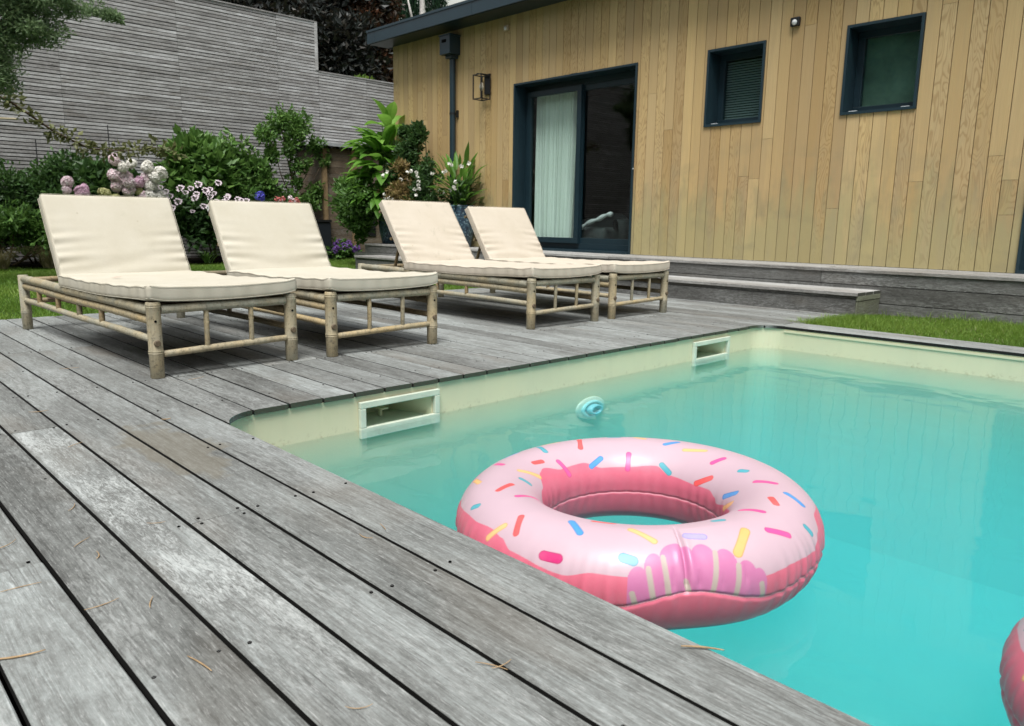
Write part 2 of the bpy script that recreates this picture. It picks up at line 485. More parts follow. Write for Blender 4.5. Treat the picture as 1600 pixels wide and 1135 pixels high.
# foliage
def mat_leaf(name, dark, mid, light, trans=0.25, rough=0.5):
    m = MT(name, rough, 0.35)
    r = m.sep(m.attr())
    c = m.ramp(r[0], [(0.0, dark), (0.5, mid), (1.0, light)])
    m.color(c)
    tl = m.N.new("ShaderNodeBsdfTranslucent"); m.put(tl.inputs[0], m.mix(0.5, c, tuple(min(1, x*1.6) for x in light)))
    mx = m.N.new("ShaderNodeMixShader"); mx.inputs[0].default_value = trans
    m.L.new(m.b.outputs[0], mx.inputs[1]); m.L.new(tl.outputs[0], mx.inputs[2]); m.L.new(mx.outputs[0], m.out.inputs[0])
    return m.m
M_lf_dark = mat_leaf("dark_green_leaves", (0.016, 0.038, 0.012), (0.042, 0.10, 0.026), (0.10, 0.19, 0.05))
M_lf_mid = mat_leaf("green_leaves", (0.028, 0.068, 0.016), (0.075, 0.165, 0.034), (0.17, 0.30, 0.07))
M_lf_bright = mat_leaf("bright_green_leaves", (0.05, 0.13, 0.015), (0.10, 0.24, 0.03), (0.19, 0.37, 0.06), 0.35)
M_lf_olive = mat_leaf("olive_leaves", (0.05, 0.062, 0.022), (0.12, 0.135, 0.05), (0.24, 0.25, 0.11))
M_lf_copper = mat_leaf("copper_beech_leaves", (0.008, 0.011, 0.010), (0.018, 0.024, 0.021), (0.055, 0.042, 0.030), 0.12)
M_lf_conifer = mat_leaf("conifer_leaves", (0.008, 0.024, 0.014), (0.018, 0.052, 0.026), (0.04, 0.095, 0.035), 0.12)
M_lf_fine = mat_leaf("fine_feathery_leaves", (0.055, 0.095, 0.042), (0.145, 0.23, 0.105), (0.32, 0.42, 0.22), 0.3)
M_grass = mat_leaf("lawn_grass", (0.045, 0.095, 0.012), (0.10, 0.205, 0.022), (0.25, 0.35, 0.07), 0.35, 0.55)
M_dry = mat_leaf("dry_straw_grass", (0.05, 0.05, 0.02), (0.12, 0.11, 0.05), (0.2, 0.18, 0.09), 0.2)
M_pet_pink = mat_leaf("pink_white_petals", (0.74, 0.46, 0.58), (0.86, 0.68, 0.74), (0.92, 0.88, 0.88), 0.2)
M_pet_white = mat_leaf("white_petals", (0.70, 0.70, 0.60), (0.84, 0.82, 0.76), (0.92, 0.91, 0.88), 0.2)
M_pet_green = mat_leaf("lime_petals", (0.30, 0.36, 0.12), (0.48, 0.50, 0.22), (0.62, 0.60, 0.34), 0.2)
M_pet_lilac = mat_leaf("lilac_petals", (0.68, 0.36, 0.55), (0.80, 0.52, 0.68), (0.88, 0.72, 0.80), 0.2)
M_pet_purple = mat_leaf("purple_petals", (0.06, 0.03, 0.16), (0.12, 0.06, 0.26), (0.24, 0.11, 0.36), 0.2)
M_pet_blue = mat_leaf("blue_petals", (0.05, 0.05, 0.35), (0.09, 0.09, 0.5), (0.16, 0.15, 0.62), 0.2)
M_pet_red = mat_leaf("coral_petals", (0.35, 0.05, 0.06), (0.55, 0.12, 0.12), (0.65, 0.3, 0.28), 0.2)
M_bark = simple("brown_bark", (0.09, 0.065, 0.045), 0.9, 0.1, 0.4, 30, 0.5)
M_birch = simple("pale_birch_bark", (0.55, 0.53, 0.50), 0.8, 0.2, 0.35, 14)
M_soil = simple("dark_soil", (0.018, 0.014, 0.010), 0.95, 0.1, 0.5, 14, 0.6)
M_lawn = simple("lawn_base", (0.045, 0.085, 0.014), 0.95, 0.1, 0.45, 9, 0.3)
M_pot_stone = simple("grey_block", (0.16, 0.16, 0.14), 0.9, 0.2, 0.3, 10, 0.3)

# ------------------------------------------------------------------ ground: lawn and soil sheets
Y0, PITCH, GAP = 0.168, 0.1467, 0.0092      # board gaps sit at Y0 + PITCH*k
DX0 = -6.08                                # left end of the deck
PX, PY0, PY1, PR = -2.62, 1.045, 5.07, 0.17  # pool: left wall, near edge, far edge, corner radius
PXR = 3.4

def sheet(name, x0, y0, x1, y1, z, mat, kind='structure'):
    b = MB(); b.add([(x0, y0, z), (x1, y0, z), (x1, y1, z), (x0, y1, z)], [(0, 1, 2, 3)])
    o = b.build(name, mat); tag(o, kind=kind); return o

g = MB()
# ground as one sheet with the pool and the dug-out under the deck cut out
def gquad(x0, y0, x1, y1, z=-0.03): g.add([(x0, y0, z), (x1, y0, z), (x1, y1, z), (x0, y1, z)], [(0, 1, 2, 3)])
gquad(-90, -60, DX0, 90); gquad(DX0, 6.62, 90, 90); gquad(-2.5, 5.33, 90, 6.62); gquad(PXR+.3, -60, 90, 5.33)
gquad(DX0, -60, PXR+.3, -2.4)
ground = g.build("ground", M_lawn); tag(ground, kind='structure')
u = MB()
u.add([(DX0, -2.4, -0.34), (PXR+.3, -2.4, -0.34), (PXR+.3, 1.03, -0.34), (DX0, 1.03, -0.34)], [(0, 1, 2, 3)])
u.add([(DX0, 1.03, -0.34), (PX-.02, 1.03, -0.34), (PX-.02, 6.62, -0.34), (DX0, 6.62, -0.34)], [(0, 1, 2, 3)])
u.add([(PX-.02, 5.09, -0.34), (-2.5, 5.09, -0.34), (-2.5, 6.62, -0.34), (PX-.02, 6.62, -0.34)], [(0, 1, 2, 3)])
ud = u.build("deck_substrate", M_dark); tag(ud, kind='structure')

# ------------------------------------------------------------------ deck boards (one structure mesh, each board its own box)
dk = MB()
def corner_x(y):
    """left pool edge including the rounded corners"""
    if y < PY0 + PR:
        t = max(-1, min(1, (PY0+PR-y)/PR)); return PX + PR - PR*math.sqrt(max(0, 1-t*t))
    if y > PY1 - PR:
        t = max(-1, min(1, (y-(PY1-PR))/PR)); return PX + PR - PR*math.sqrt(max(0, 1-t*t))
    return PX
def board(y0, y1, x0, x1, xf=None, th=0.020, zt=0.0, tgt=None):
    tgt = tgt or dk
    ch = 0.0025
    n = 16 if xf else 1
    ys = [y0+ch + (y1-y0-2*ch)*(i/n) for i in range(n+1)]
    dz = random.uniform(-0.0012, 0.0012)
    zt = zt + dz
    if xf:      # end cut to the pool's curve: top and bottom faces in strips, end wall in quads
        yy = [y0] + ys + [y1]; q = len(yy)
        zz = [zt-ch] + [zt]*len(ys) + [zt-ch]
        vs = [(x0, y, z) for y, z in zip(yy, zz)] + [(xf(y), y, z) for y, z in zip(yy, zz)] + [(x0, y, zt-th) for y in yy] + [(xf(y), y, zt-th) for y in yy]
        fs = []
        for i in range(q-1):
            fs += [(i+1, i, i+q, i+1+q), (2*q+i, 2*q+i+1, 3*q+i+1, 3*q+i), (q+i+1, q+i, 3*q+i, 3*q+i+1), (i, i+1, 2*q+i+1, 2*q+i)]
        fs += [(0, 2*q, 3*q, q), (q-1, 2*q-1, 4*q-1, 3*q-1)]
        tgt.add(vs, fs)
        return
    sec = [(y0, zt-th), (y0, zt-ch)] + [(y, zt) for y in ys] + [(y1, zt-ch), (y1, zt-th)]
    vs = []
    for y, z in sec: vs.append((x0, y, z))
    for y, z in sec: vs.append((xf(y) if xf else x1, y, z))
    k = len(sec)
    fs = [(i+1, i, i+k, i+1+k) for i in range(k-1)] + [(0, k-1, 2*k-1, k)]
    fs.append(tuple(range(k))); fs.append(tuple(range(2*k-1, k-1, -1)))
    tgt.add(vs, fs)
JO = [-0.567-0.5665*i for i in range(-8, 11)]      # joist lines
JO = sorted(JO)
screws = []
def rowboards(ya, yb, x0, x1, xf=None, joints=None):
    js = [j for j in (joints if joints is not None else []) if x0+0.4 < j < (x1-0.3)]
    if joints is None:
        j = x0 + random.uniform(0.7, 3.3)
        while j < x1-0.6:
            jj = min(JO, key=lambda q: abs(q-j))
            if jj > x0+0.4 and jj < x1-0.3: js.append(jj)
            j += random.uniform(2.2, 3.6)
    xs = [x0] + sorted(set(js)) + [x1]
    for i in range(len(xs)-1):
        a = xs[i] + (0.0008 if i else 0); b = xs[i+1] - (0.0008 if i < len(xs)-2 else 0)
        board(ya, yb, a, b, xf if i == len(xs)-2 else None)
    for j in JO:
        if x0 + 0.03 < j < x1 - 0.03:
            xx = [j]
            if any(abs(j-q) < 0.01 for q in js): xx = [j-0.017, j+0.017]
            for xs_ in xx:
                for yy in (ya+0.019, yb-0.019):
                    screws.append((xs_ + random.uniform(-.006, .006), yy + random.uniform(-.005, .005)))
k = -17
while True:
    ya = Y0 + PITCH*k + GAP/2; yb = Y0 + PITCH*(k+1) - GAP/2
    if ya > 6.62: break
    if yb > 6.62: yb = 6.62
    if yb < PY0 + 0.01:
        jt = {0: [-1.70, 1.13], 1: [0.566], 2: [-2.83, -0.0005+2.26], 3: [-1.70, 1.7], 4: [-4.53, -0.0+1.13], 5: [0.0, -3.4]}.get(k)
        if k == 5:   # last near board, its edge is the pool edge
            yb = PY0
            jt = [-4.53]
        rowboards(ya, yb, DX0, PXR+0.3, None, jt)
    elif ya < PY1:
        rowboards(ya, yb, DX0, corner_x((ya+yb)/2), corner_x)
    elif yb < 5.4:
        rowboards(ya, yb, DX0, -2.51)
    else:
        rowboards(ya, yb, DX0, -2.46)
    k += 1
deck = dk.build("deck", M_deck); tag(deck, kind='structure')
sc = MB(); sh = MB()
for (x, y) in screws:
    dd = math.hypot(x, y)
    if dd > 7: continue
    if random.random() < 0.45: continue
    r_ = 0.0036
    # recessed dark cup with a steel head
    sh.lathe([(0.0, 0.0009), (r_, 0.0009), (r_, -0.001)], (x, y, 0.0009), seg=12)
    if random.random() < 0.55:
        sc.lathe([(0.0012, 0.0018), (r_*0.78, 0.0018), (r_*0.78, 0.001)], (x, y, 0.0010), seg=10)
o = sh.build("screw_recesses", M_hole, deck); tag(o, kind='stuff')
o = sc.build("screw_heads", M_screw, deck); tag(o, kind='stuff')

# coping along the far side of the pool
cp = MB()
for (a, b) in ((5.072, 5.205), (5.213, 5.335)):
    xa = -2.505
    for xb in (0.2, 2.4, 3.7):
        board(a, b, xa, xb-0.002, None, tgt=cp); xa = xb
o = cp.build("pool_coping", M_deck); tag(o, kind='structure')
cp = MB()
cp.box((PX+0.1, 5.078, -0.16), (PXR, 5.33, -0.03))
o = cp.build("coping_base", M_dark); tag(o, kind='structure')

# ------------------------------------------------------------------ pool basin
pb = MB()
WZ0, WZ1 = -0.0215, -1.45
xi = PX - 0.012; yn = PY0 - 0.012; yf = PY1 + 0.006
ZB = [WZ0, -0.078, -0.205, WZ1]
def wallquad(a, b, z0, z1):
    pb.add([(a[0], a[1], z0), (b[0], b[1], z0), (b[0], b[1], z1), (a[0], a[1], z1)], [(0, 1, 2, 3)])
SK = [(1.655, 2.075), (4.165, 4.605)]       # skimmer frames (outer y range)
holes = [(a+0.034, b-0.034) for a, b in SK]
ys = [yn+PR] + [v for hh in holes for v in hh] + [yf-PR]
for i in range(len(ys)-1):
    for j in range(3):
        hole = (j == 1 and i in (1, 3))
        if not hole: wallquad((xi, ys[i]), (xi, ys[i+1]), ZB[j], ZB[j+1])
def arc(cx, cy, a0, a1, n=10):
    return [(cx+PR*math.cos(R(a0+(a1-a0)*i/n)), cy+PR*math.sin(R(a0+(a1-a0)*i/n))) for i in range(n+1)]
path = arc(xi+PR, yn+PR, 180, 270)
for i in range(len(path)-1): wallquad(path[i], path[i+1], WZ0, WZ1)
path = arc(xi+PR, yf-PR, 180, 90)
for i in range(len(path)-1): wallquad(path[i], path[i+1], WZ0, WZ1)
wallquad((xi+PR, yn), (PXR, yn), WZ0, WZ1)
wallquad((xi+PR, yf), (PXR, yf), WZ0, WZ1)
wallquad((PXR, yn), (PXR, yf), WZ0, WZ1)
pb.add([(xi, yn, WZ1), (PXR, yn, WZ1), (PXR, yf, WZ1), (xi, yf, WZ1)], [(0, 1, 2, 3)])
basin = pb.build("pool_basin", M_liner); tag(basin, kind='structure')
# top rail of the liner
lr = MB()
lr.box((xi+PR, yf-0.006, -0.044), (PXR, yf-0.0005, -0.031))
o = lr.build("liner_rail", M_liner); tag(o, kind='structure')

WL = -0.166
wb = MB()
wv = [(xi+.001, yn+.001, WL), (PXR-.001, yn+.001, WL), (PXR-.001, yf-.001, WL), (xi+.001, yf-.001, WL)]
wv += [(x, y, WZ1+0.001) for x, y, z in wv]
wb.add(wv, [(0, 1, 2, 3), (7, 6, 5, 4), (0, 4, 5, 1), (1, 5, 6, 2), (2, 6, 7, 3), (3, 7, 4, 0)])
water = wb.build("water", M_water); tag(water, kind='structure')

# skimmers
for i, (a, b) in enumerate(SK):
    t = thing("pool_skimmer", ["larger pale plastic skimmer mouth in the pool wall, nearer the camera",
                               "smaller-looking pale plastic skimmer mouth in the pool wall near the far corner"][i], "skimmer", (PX, a, -0.12))
    f = MB(); zt, zb = -0.046, -0.204; wd = 0.028; x0 = 0.0; x1 = 0.008
    L_ = b-a; base = -0.12
    f.box((x0-.012, 0, zt-wd-base), (x1, L_, zt-base)); f.box((x0-.012, 0, zb-base), (x1, L_, -0.157-base))
    f.box((x0-.012, 0, -0.157-base), (x1, wd, zt-wd-base)); f.box((x0-.012, L_-wd, -0.157-base), (x1, L_, zt-wd-base))
    f.build("frame", M_skim, t, bevel=0.003)
    c = MB(); d = -0.24; y0_, y1_ = wd+.002, L_-wd-.002; z0_, z1_ = -0.205-base, -0.078-base
    c.add([(-.012, y0_, z0_), (-.012, y1_, z0_), (d, y1_-.08, z0_), (d, y0_+.08, z0_)], [(0, 1, 2, 3)])
    c.add([(-.012, y0_, z1_), (-.012, y1_, z1_), (d, y1_-.08, z1_), (d, y0_+.08, z1_)], [(3, 2, 1, 0)])
    c.add([(-.012, y0_, z0_), (d, y0_+.08, z0_), (d, y0_+.08, z1_), (-.012, y0_, z1_)], [(0, 1, 2, 3)])
    c.add([(-.012, y1_, z0_), (d, y1_-.08, z0_), (d, y1_-.08, z1_), (-.012, y1_, z1_)], [(3, 2, 1, 0)])
    c.add([(d, y0_+.08, z0_), (d, y1_-.08, z0_), (d, y1_-.08, z1_), (d, y0_+.08, z1_)], [(0, 1, 2, 3)])
    cv = c.build("throat", M_skim_in, t)
    c = MB(); c.add([(-.0125, y0_, WL-base), (-.0125, y1_, WL-base), (d+.01, y1_-.078, WL-base), (d+.01, y0_+.078, WL-base)], [(0, 1, 2, 3)])
    c.build("still_water", simple("skimmer_water", (0.50, 0.58, 0.46), 0.04, 0.5), t)
    c = MB()
    c.box((-.16, L_*0.47, -0.045), (-.145, L_*0.50, 0.038)); c.box((-.22, L_*0.42, -0.005), (-.10, L_*0.50, 0.0))
    c.build("weir_flap", M_skim_in, t)

# return inlet on the left wall
t = thing("pool_inlet", "round aqua pool inlet nozzle just under the water on the left wall", "pool inlet", (xi, 3.16, -0.318))
t.scale = (1, 1.25, 0.66)
b = MB(); b.lathe([(0.0, 0.012), (0.088, 0.012), (0.097, 0.006), (0.10, 0.0)], axis='x', seg=40)
b.build("flange", M_skim, t, smooth=True)
b = MB(); b.lathe([(0.072, 0.012), (0.072, 0.022), (0.062, 0.028), (0.052, 0.022), (0.052, 0.012)], axis='x', seg=40)
b.build("ring", simple("aqua_ring", (0.32, 0.60, 0.62), 0.4), t, smooth=True)
b = MB(); b.lathe([(0.045, 0.012), (0.042, 0.05), (0.034, 0.055), (0.026, 0.05), (0.024, 0.02), (0.0, 0.02)], axis='x', seg=32)
b.build("nozzle", simple("aqua_nozzle", (0.25, 0.55, 0.62), 0.4), t, smooth=True)

# ------------------------------------------------------------------ terrace and step by the house
YW, ZT = 7.2, 0.345
YR = 6.60
tr = MB()
xs = [-10.18, -7.9, -5.3, -2.9, -0.2, 2.0, 4.6]
for i in range(len(xs)-1):
    a, b_ = xs[i], xs[i+1]-0.003
    if i == 0: a0 = a
    for (ya, yb) in ((YR-0.012, YR+0.125), (YR+0.132, YR+0.27), (YR+0.277, YR+0.415), (YR+0.422, YR+0.56), (YR+0.567, YW+0.30)):
        board(ya, yb, a, b_, None, 0.026, ZT, tgt=tr)
o = tr.build("terrace_boards", M_tread); tag(o, kind='structure')
rz = MB()
for i in range(len(xs)-1):
    a, b_ = xs[i], xs[i+1]-0.003
    rz.box((a, YR, 0.215), (b_, YR+0.022, ZT-0.028)); rz.box((a-.3, YR+.001, 0.072), (b_-.3, YR+0.023, 0.209)); rz.box((a, YR+.002, -0.10), (b_, YR+0.024, 0.066))
rz.box((-10.18, YR+.025, 0.0), (-10.16, YW+.3, ZT-.03))
o = rz.build("terrace_riser", M_riser); tag(o, kind='structure')
rz = MB(); rz.box((-10.15, YR+0.03, -0.1), (4.6, YW+0.3, ZT-0.03)); o = rz.build("terrace_core", M_dark); tag(o, kind='structure')

YS = 6.135
ZS = 0.182
t = thing("deck_step", "low grey timber step running along the terrace in front of the house", "step", (-2.39, YS, 0))
b = MB()
for xa, xb in ((-9.74, -7.3), (-7.3, -4.9), (-4.9, -2.383)):
    board(YS-0.012-YS, 0.145, xa+2.39, xb+2.39-.002, None, 0.026, ZS, tgt=b)
    board(0.152, 0.30, xa+2.39, xb+2.39-.002, None, 0.026, ZS, tgt=b)
    board(0.307, YR-YS-.003, xa+2.39, xb+2.39-.002, None, 0.026, ZS, tgt=b)
b.build("tread", M_tread, t)
b = MB()
for xa, xb in ((-9.73, -6.1), (-6.1, -2.40)):
    b.box((xa+2.39, 0.004, -0.03), (xb+2.39-.002, 0.026, 0.128)); b.box((xa+2.39, 0.012, 0.131), (xb+2.39-.002, 0.03, ZS-0.028))
b.box((-9.735+2.39, 0.03, -0.03), (-9.712+2.39, YR-YS-.003, ZS-.028))
b.build("riser", M_riser, t)
b = MB(); b.box((-.008, 0.0, 0.118), (0.0065, YR-YS-.006, ZS-0.0265)); b.box((-.010, 0.004, -0.06), (0.0035, YR-YS-.006, 0.114))
b.build("end_board", mat_weathered("mossy_end_board", 'y', tint=(0.98, 1.05, 0.78), lo=0.13, hi=0.26), t)

# ------------------------------------------------------------------ house
house = thing("wooden_house", "low flat-roofed house clad in vertical cedar planks with dark metal windows", "house", (-10.17, YW, 0))
HX, HY = -10.17, YW
OPEN = [(-7.47, -5.462, 0.345, 2.487), (-4.562, -3.912, 1.716, 2.488), (-3.123, -2.468, 1.712, 2.491), (-1.575, 0.45, 0.345, 2.487)]
RX = 4.5
RD = 0.25
# planks
cl = MB()
PW, PG = 0.1185, 0.006
x = -10.17
pi = 0
while x < RX:
    x0, x1 = x+PG/2, min(x+PW-PG/2, RX)
    cuts = [x0] + sorted({e for op in OPEN for e in op[:2] if x0+.004 < e < x1-.004}) + [x1]
    # board ends in this column
    jz = []
    if random.random() < 0.42: jz = [random.uniform(0.6, 2.9)]
    if random.random() < 0.10: jz.append(random.uniform(0.5, 1.6))
    zz = [ZT+0.004] + sorted(jz) + [3.36]
    cols_ = [(random.random(), random.random(), random.random()) for _ in zz]
    dyo = random.uniform(0, 0.0015)
    for ci in range(len(cuts)-1):
        a, b_ = cuts[ci], cuts[ci+1]
        mid = (a+b_)/2
        for zi in range(len(zz)-1):
            segs = [(zz[zi]+(0.0012 if zi else 0), zz[zi+1]-0.0012)]
            for op in OPEN:
                if op[0] < mid < op[1]:
                    ns = []
                    for (s0, s1) in segs:
                        if s1 <= op[2] or s0 >= op[3]: ns.append((s0, s1)); continue
                        if s0 < op[2]: ns.append((s0, op[2]))
                        if s1 > op[3]: ns.append((op[3], s1))
                    segs = ns
            for (s0, s1) in segs:
                if s1-s0 > 0.01:
                    cl.box((a-HX, dyo, s0), (b_-HX, 0.02, s1), cols_[zi])
    x += PW; pi += 1
cl.build("cladding", M_clad, house)
# wall body behind the planks, cut round the openings
wl = MB()
xb = sorted({-10.165, RX} | {e for op in OPEN for e in op[:2]})
zb = sorted({0.0, 3.345} | {e for op in OPEN for e in op[2:]})
for i in range(len(xb)-1):
    zs = None
    for j in range(len(zb)-1):
        mx_, mz_ = (xb[i]+xb[i+1])/2, (zb[j]+zb[j+1])/2
        if any(op[0] < mx_ < op[1] and op[2] < mz_ < op[3] for op in OPEN): continue
        wl.box((xb[i]-HX, 0.024, zb[j]), (xb[i+1]-HX, 0.34, zb[j+1]))
wl.box((0.002, 0.34, 0.0), (0.2, 4.3, 3.345)); wl.box((RX-HX-.2, 0.34, 0), (RX-HX, 4.3, 3.345)); wl.box((0.002, 4.3, 0), (RX-HX, 4.5, 3.345))
wl.box((0.2, 0.34, 0.1), (RX-HX-.2, 4.3, 0.34)); wl.box((0.2, 0.34, 3.1), (RX-HX-.2, 4.3, 3.345))
wl.build("wall", simple("dark_wall_body", (0.035, 0.033, 0.03), 0.9, 0.1), house)
# gable corner batten
b = MB(); b.box((-0.022, -0.001, ZT), (-0.001, 0.06, 3.345)); b.build("corner_batten", M_clad, house)
b = MB(); b.box((-0.020, 0.062, 0.0), (-0.0012, 4.5, 3.345)); b.build("side_cladding", M_clad, house)
# roof
rf = MB(); rf.box((-0.15, -0.33, 3.36), (RX-HX+.3, 4.8, 3.50)); roof = rf.build("roof", M_roof, house)
b = MB()
seg = [-0.19, 0.02, 2.26, 4.6, 7.0, 9.4, 12, RX-HX+.33]
for i in range(len(seg)-1): b.box((seg[i], -0.362, 3.352), (seg[i+1]-.004, -0.34, 3.512), (random.random(),)*3)
b.box((-0.19, -0.338, 3.352), (-0.17, 4.8, 3.512))
b.build("fascia", M_anth2, roof)
b = MB(); b.box((-0.20, -0.372, 3.5135), (RX-HX+.34, -0.28, 3.545)); b.box((-0.20, -0.278, 3.5135), (-0.12, 4.8, 3.545)); b.build("drip_edge", M_anth2, roof)
b = MB(); b.box((-0.168, -0.338, 3.346), (RX-HX+.3, -0.002, 3.359)); b.build("soffit", M_anth, roof)

def window_unit(name, op, panes, label=None, fw=0.065, sub=None):
    x0, x1, z0, z1 = op
    T = MB()
    tw = 0.024; y0, y1 = -0.016, RD
    x0 += .001; x1 -= .001
    X0, X1 = x0-HX, x1-HX
    T.box((X0, y0, z1-tw), (X1, y1, z1)); T.box((X0, y0, z0), (X1, y1, z0+tw))
    T.box((X0, y0, z0+tw), (X0+tw, y1, z1-tw)); T.box((X1-tw, y0, z0+tw), (X1, y1, z1-tw))
    fr = T.build(name, M_anth2, house)
    F = MB(); a0, a1, c0, c1 = X0+tw, X1-tw, z0+tw, z1-tw
    ya, yb = RD-.055, RD-.002
    F.box((a0, ya, c1-fw), (a1, yb, c1)); F.box((a0, ya, c0), (a1, yb, c0+fw))
    F.box((a0, ya, c0+fw), (a0+fw, yb, c1-fw)); F.box((a1-fw, ya, c0+fw), (a1, yb, c1-fw))
    F.build("frame", M_anth, fr, bevel=0.003)
    return fr, (a0+fw, a1-fw, c0+fw, c1-fw)

# windows
for wi, op in enumerate(OPEN[1:3]):
    fr, (a0, a1, c0, c1) = window_unit("window", op, 1)
    tag(fr, ["smaller window with horizontal blind slats behind the glass", "window with frosted greenish glass"][wi])
    P = MB(); P.box((a0-.004, RD-.032, c0-.004), (a1+.004, RD-.026, c1+.004)); P.build("pane", M_glass2, fr)
    if wi == 0:
        B = MB(); z = c0+.01
        while z < c1:
            B.box((a0-.02, RD+.03, z), (a1+.02, RD+.034, z+.016)); z += 0.0255
        B.build("blind", simple("blind_slat", (0.20, 0.23, 0.25), 0.6), fr)
    else:
        B = MB(); B.box((a0-.03, RD+.02, c0-.03), (a1+.03, RD+.03, c1+.03)); B.build("frosted_screen", simple("frosted_film", (0.12, 0.17, 0.145), 0.55, 0.3, 0.3, 3), fr)
    z0 = op[2]+.024
    cps = [(op[0]-HX+0.06, 0.075)] + ([(op[1]-HX-0.14, 0.07)] if wi == 1 else [])
    for cx, L_ in cps:
        B = MB(); B.box((cx, 0.03, z0), (cx+L_, 0.05, z0+.012)); B.build("sill_clip", M_silver, fr, bevel=.002)

# sliding door
op = OPEN[0]
fr, (a0, a1, c0, c1) = window_unit("sliding_door", op, 2, fw=0.075)
tag(fr, "large sliding glass door with pale curtain behind its left half")
xm = (a0+a1)/2
def leaf(xa, xb, y, nm="door_panel"):
    F = MB(); s_ = 0.07
    F.box((xa, y, c1-s_), (xb, y+.04, c1)); F.box((xa, y, c0), (xb, y+.04, c0+s_))
    F.box((xa, y, c0+s_), (xa+s_, y+.04, c1-s_)); F.box((xb-s_, y, c0+s_), (xb, y+.04, c1-s_))
    p = F.build(nm, M_anth, fr, bevel=.003)
    G = MB(); G.box((xa+s_-.004, y+.017, c0+s_-.004), (xb-s_+.004, y+.023, c1-s_+.004)); G.build("pane", M_glass, p)
    return p
leaf(a0+.001, xm+0.035, RD-.046-.052+.0); leaf(xm-0.035, a1-.001, RD-.050+.0)
B = MB(); B.box((op[0]-HX+.024, -0.06, ZT+.001), (op[1]-HX-.024, -0.018, ZT+.016)); B.build("threshold", M_anth2, fr)
B = MB(); B.tube([(op[1]-HX+.002, -0.02, 1.32), (op[1]-HX+.002, -0.02, 1.335)], 0.008, 8); B.build("latch_pin", M_silver, fr)
# right door (only its dark frame shows)
fr, (a0, a1, c0, c1) = window_unit("glass_door", OPEN[3], 1)
G = MB(); G.box((a0-.004, RD-.032, c0-.004), (a1+.004, RD-.026, c1+.004)); G.build("pane", M_glass, fr)

# interior shell
it = MB()
it.box((0.21, 4.27, 0.35), (RX-HX-.21, 4.29, 3.09))
it.build("room_back_wall", M_room, house)
it = MB(); it.box((0.21, 0.35, 0.341), (RX-HX-.21, 4.26, 0.346)); it.build("room_floor", simple("dark_room_floor", (0.06, 0.05, 0.045), 0.5), house)
it = MB(); it.box((4.95, 0.36, 0.35), (5.02, 4.26, 3.09)); it.build("partition", M_room, house)

# curtain: hanging folds behind the left glass
def curtain():
    n, mz = 260, 46
    xa, xb = -7.36, -6.62
    vs = []; 
    for j in range(mz+1):
        tz = j/mz; z = 0.37 + tz*(2.40-0.37)
        for i in range(n+1):
            s = i/n
            gather = 1.0 - 0.10*math.sin(math.pi*min(1, (1-tz)*1.0))*0.5
            xx = xa + (xb-xa)*s*(0.93+0.07*tz)
            ph = s*2*math.pi*9.5 + 0.9*math.sin(s*9) + 0.5*math.sin(tz*2.2+s*4)
            am = 0.030*(0.65+0.5*(1-tz)) * (0.7+0.5*math.sin(s*21+1))
            yy = YW+0.315 + am*math.sin(ph) + 0.010*math.sin(ph*2.3+tz*3)
            xx += 0.012*math.sin(ph*1.0+1.2)
            vs.append((xx, yy, z))
    fs = []
    for j in range(mz):
        for i in range(n):
            a = j*(n+1)+i; fs.append((a, a+1, a+n+2, a+n+1))
    b = MB(); b.add(vs, fs)
    o = b.build("curtain", M_curtain, smooth=True)
    o.modifiers.new("solid", 'SOLIDIFY').thickness = 0.002
    tag(o, "long pale linen curtain hanging in folds behind the sliding glass door", "curtain")
curtain()

# ------------------------------------------------------------------ rounded cushion helper
def rbox(L, W, T, r, nx, ny, nz, deform=None):
    """rounded box centred at origin, as arrays"""
    def axis(n, h):
        a = np.linspace(-1, 1, n+1); return h*np.sign(a)*(1-(1-np.abs(a))**1.6)
    X, Y, Z = axis(nx, L/2), axis(ny, W/2), axis(nz, T/2)
    vid = {}; vs = []; fs = []
    def V(i, j, k):
        key = (i, j, k)
        if key not in vid:
            vid[key] = len(vs); vs.append((X[i], Y[j], Z[k]))
        return vid[key]
    for i in range(nx):
        for j in range(ny):
            fs.append((V(i, j, nz), V(i+1, j, nz), V(i+1, j+1, nz), V(i, j+1, nz)))
            fs.append((V(i, j+1, 0), V(i+1, j+1, 0), V(i+1, j, 0), V(i, j, 0)))
    for i in range(nx):
        for k in range(nz):
            fs.append((V(i, 0, k), V(i+1, 0, k), V(i+1, 0, k+1), V(i, 0, k+1)))
            fs.append((V(i+1, ny, k), V(i, ny, k), V(i, ny, k+1), V(i+1, ny, k+1)))
    for j in range(ny):
        for k in range(nz):
            fs.append((V(0, j+1, k), V(0, j, k), V(0, j, k+1), V(0, j+1, k+1)))
            fs.append((V(nx, j, k), V(nx, j+1, k), V(nx, j+1, k+1), V(nx, j, k+1)))
    A = np.array(vs)
    inner = np.array([L/2-r, W/2-r, T/2-r])
    C = np.clip(A, -inner, inner); D = A-C
    n = np.linalg.norm(D, axis=1, keepdims=True); n[n == 0] = 1
    on = (np.abs(D) > 1e-9).any(axis=1, keepdims=True)
    A = np.where(on, C + D/n*r, A)
    if deform is not None: A = deform(A)
    return A, fs

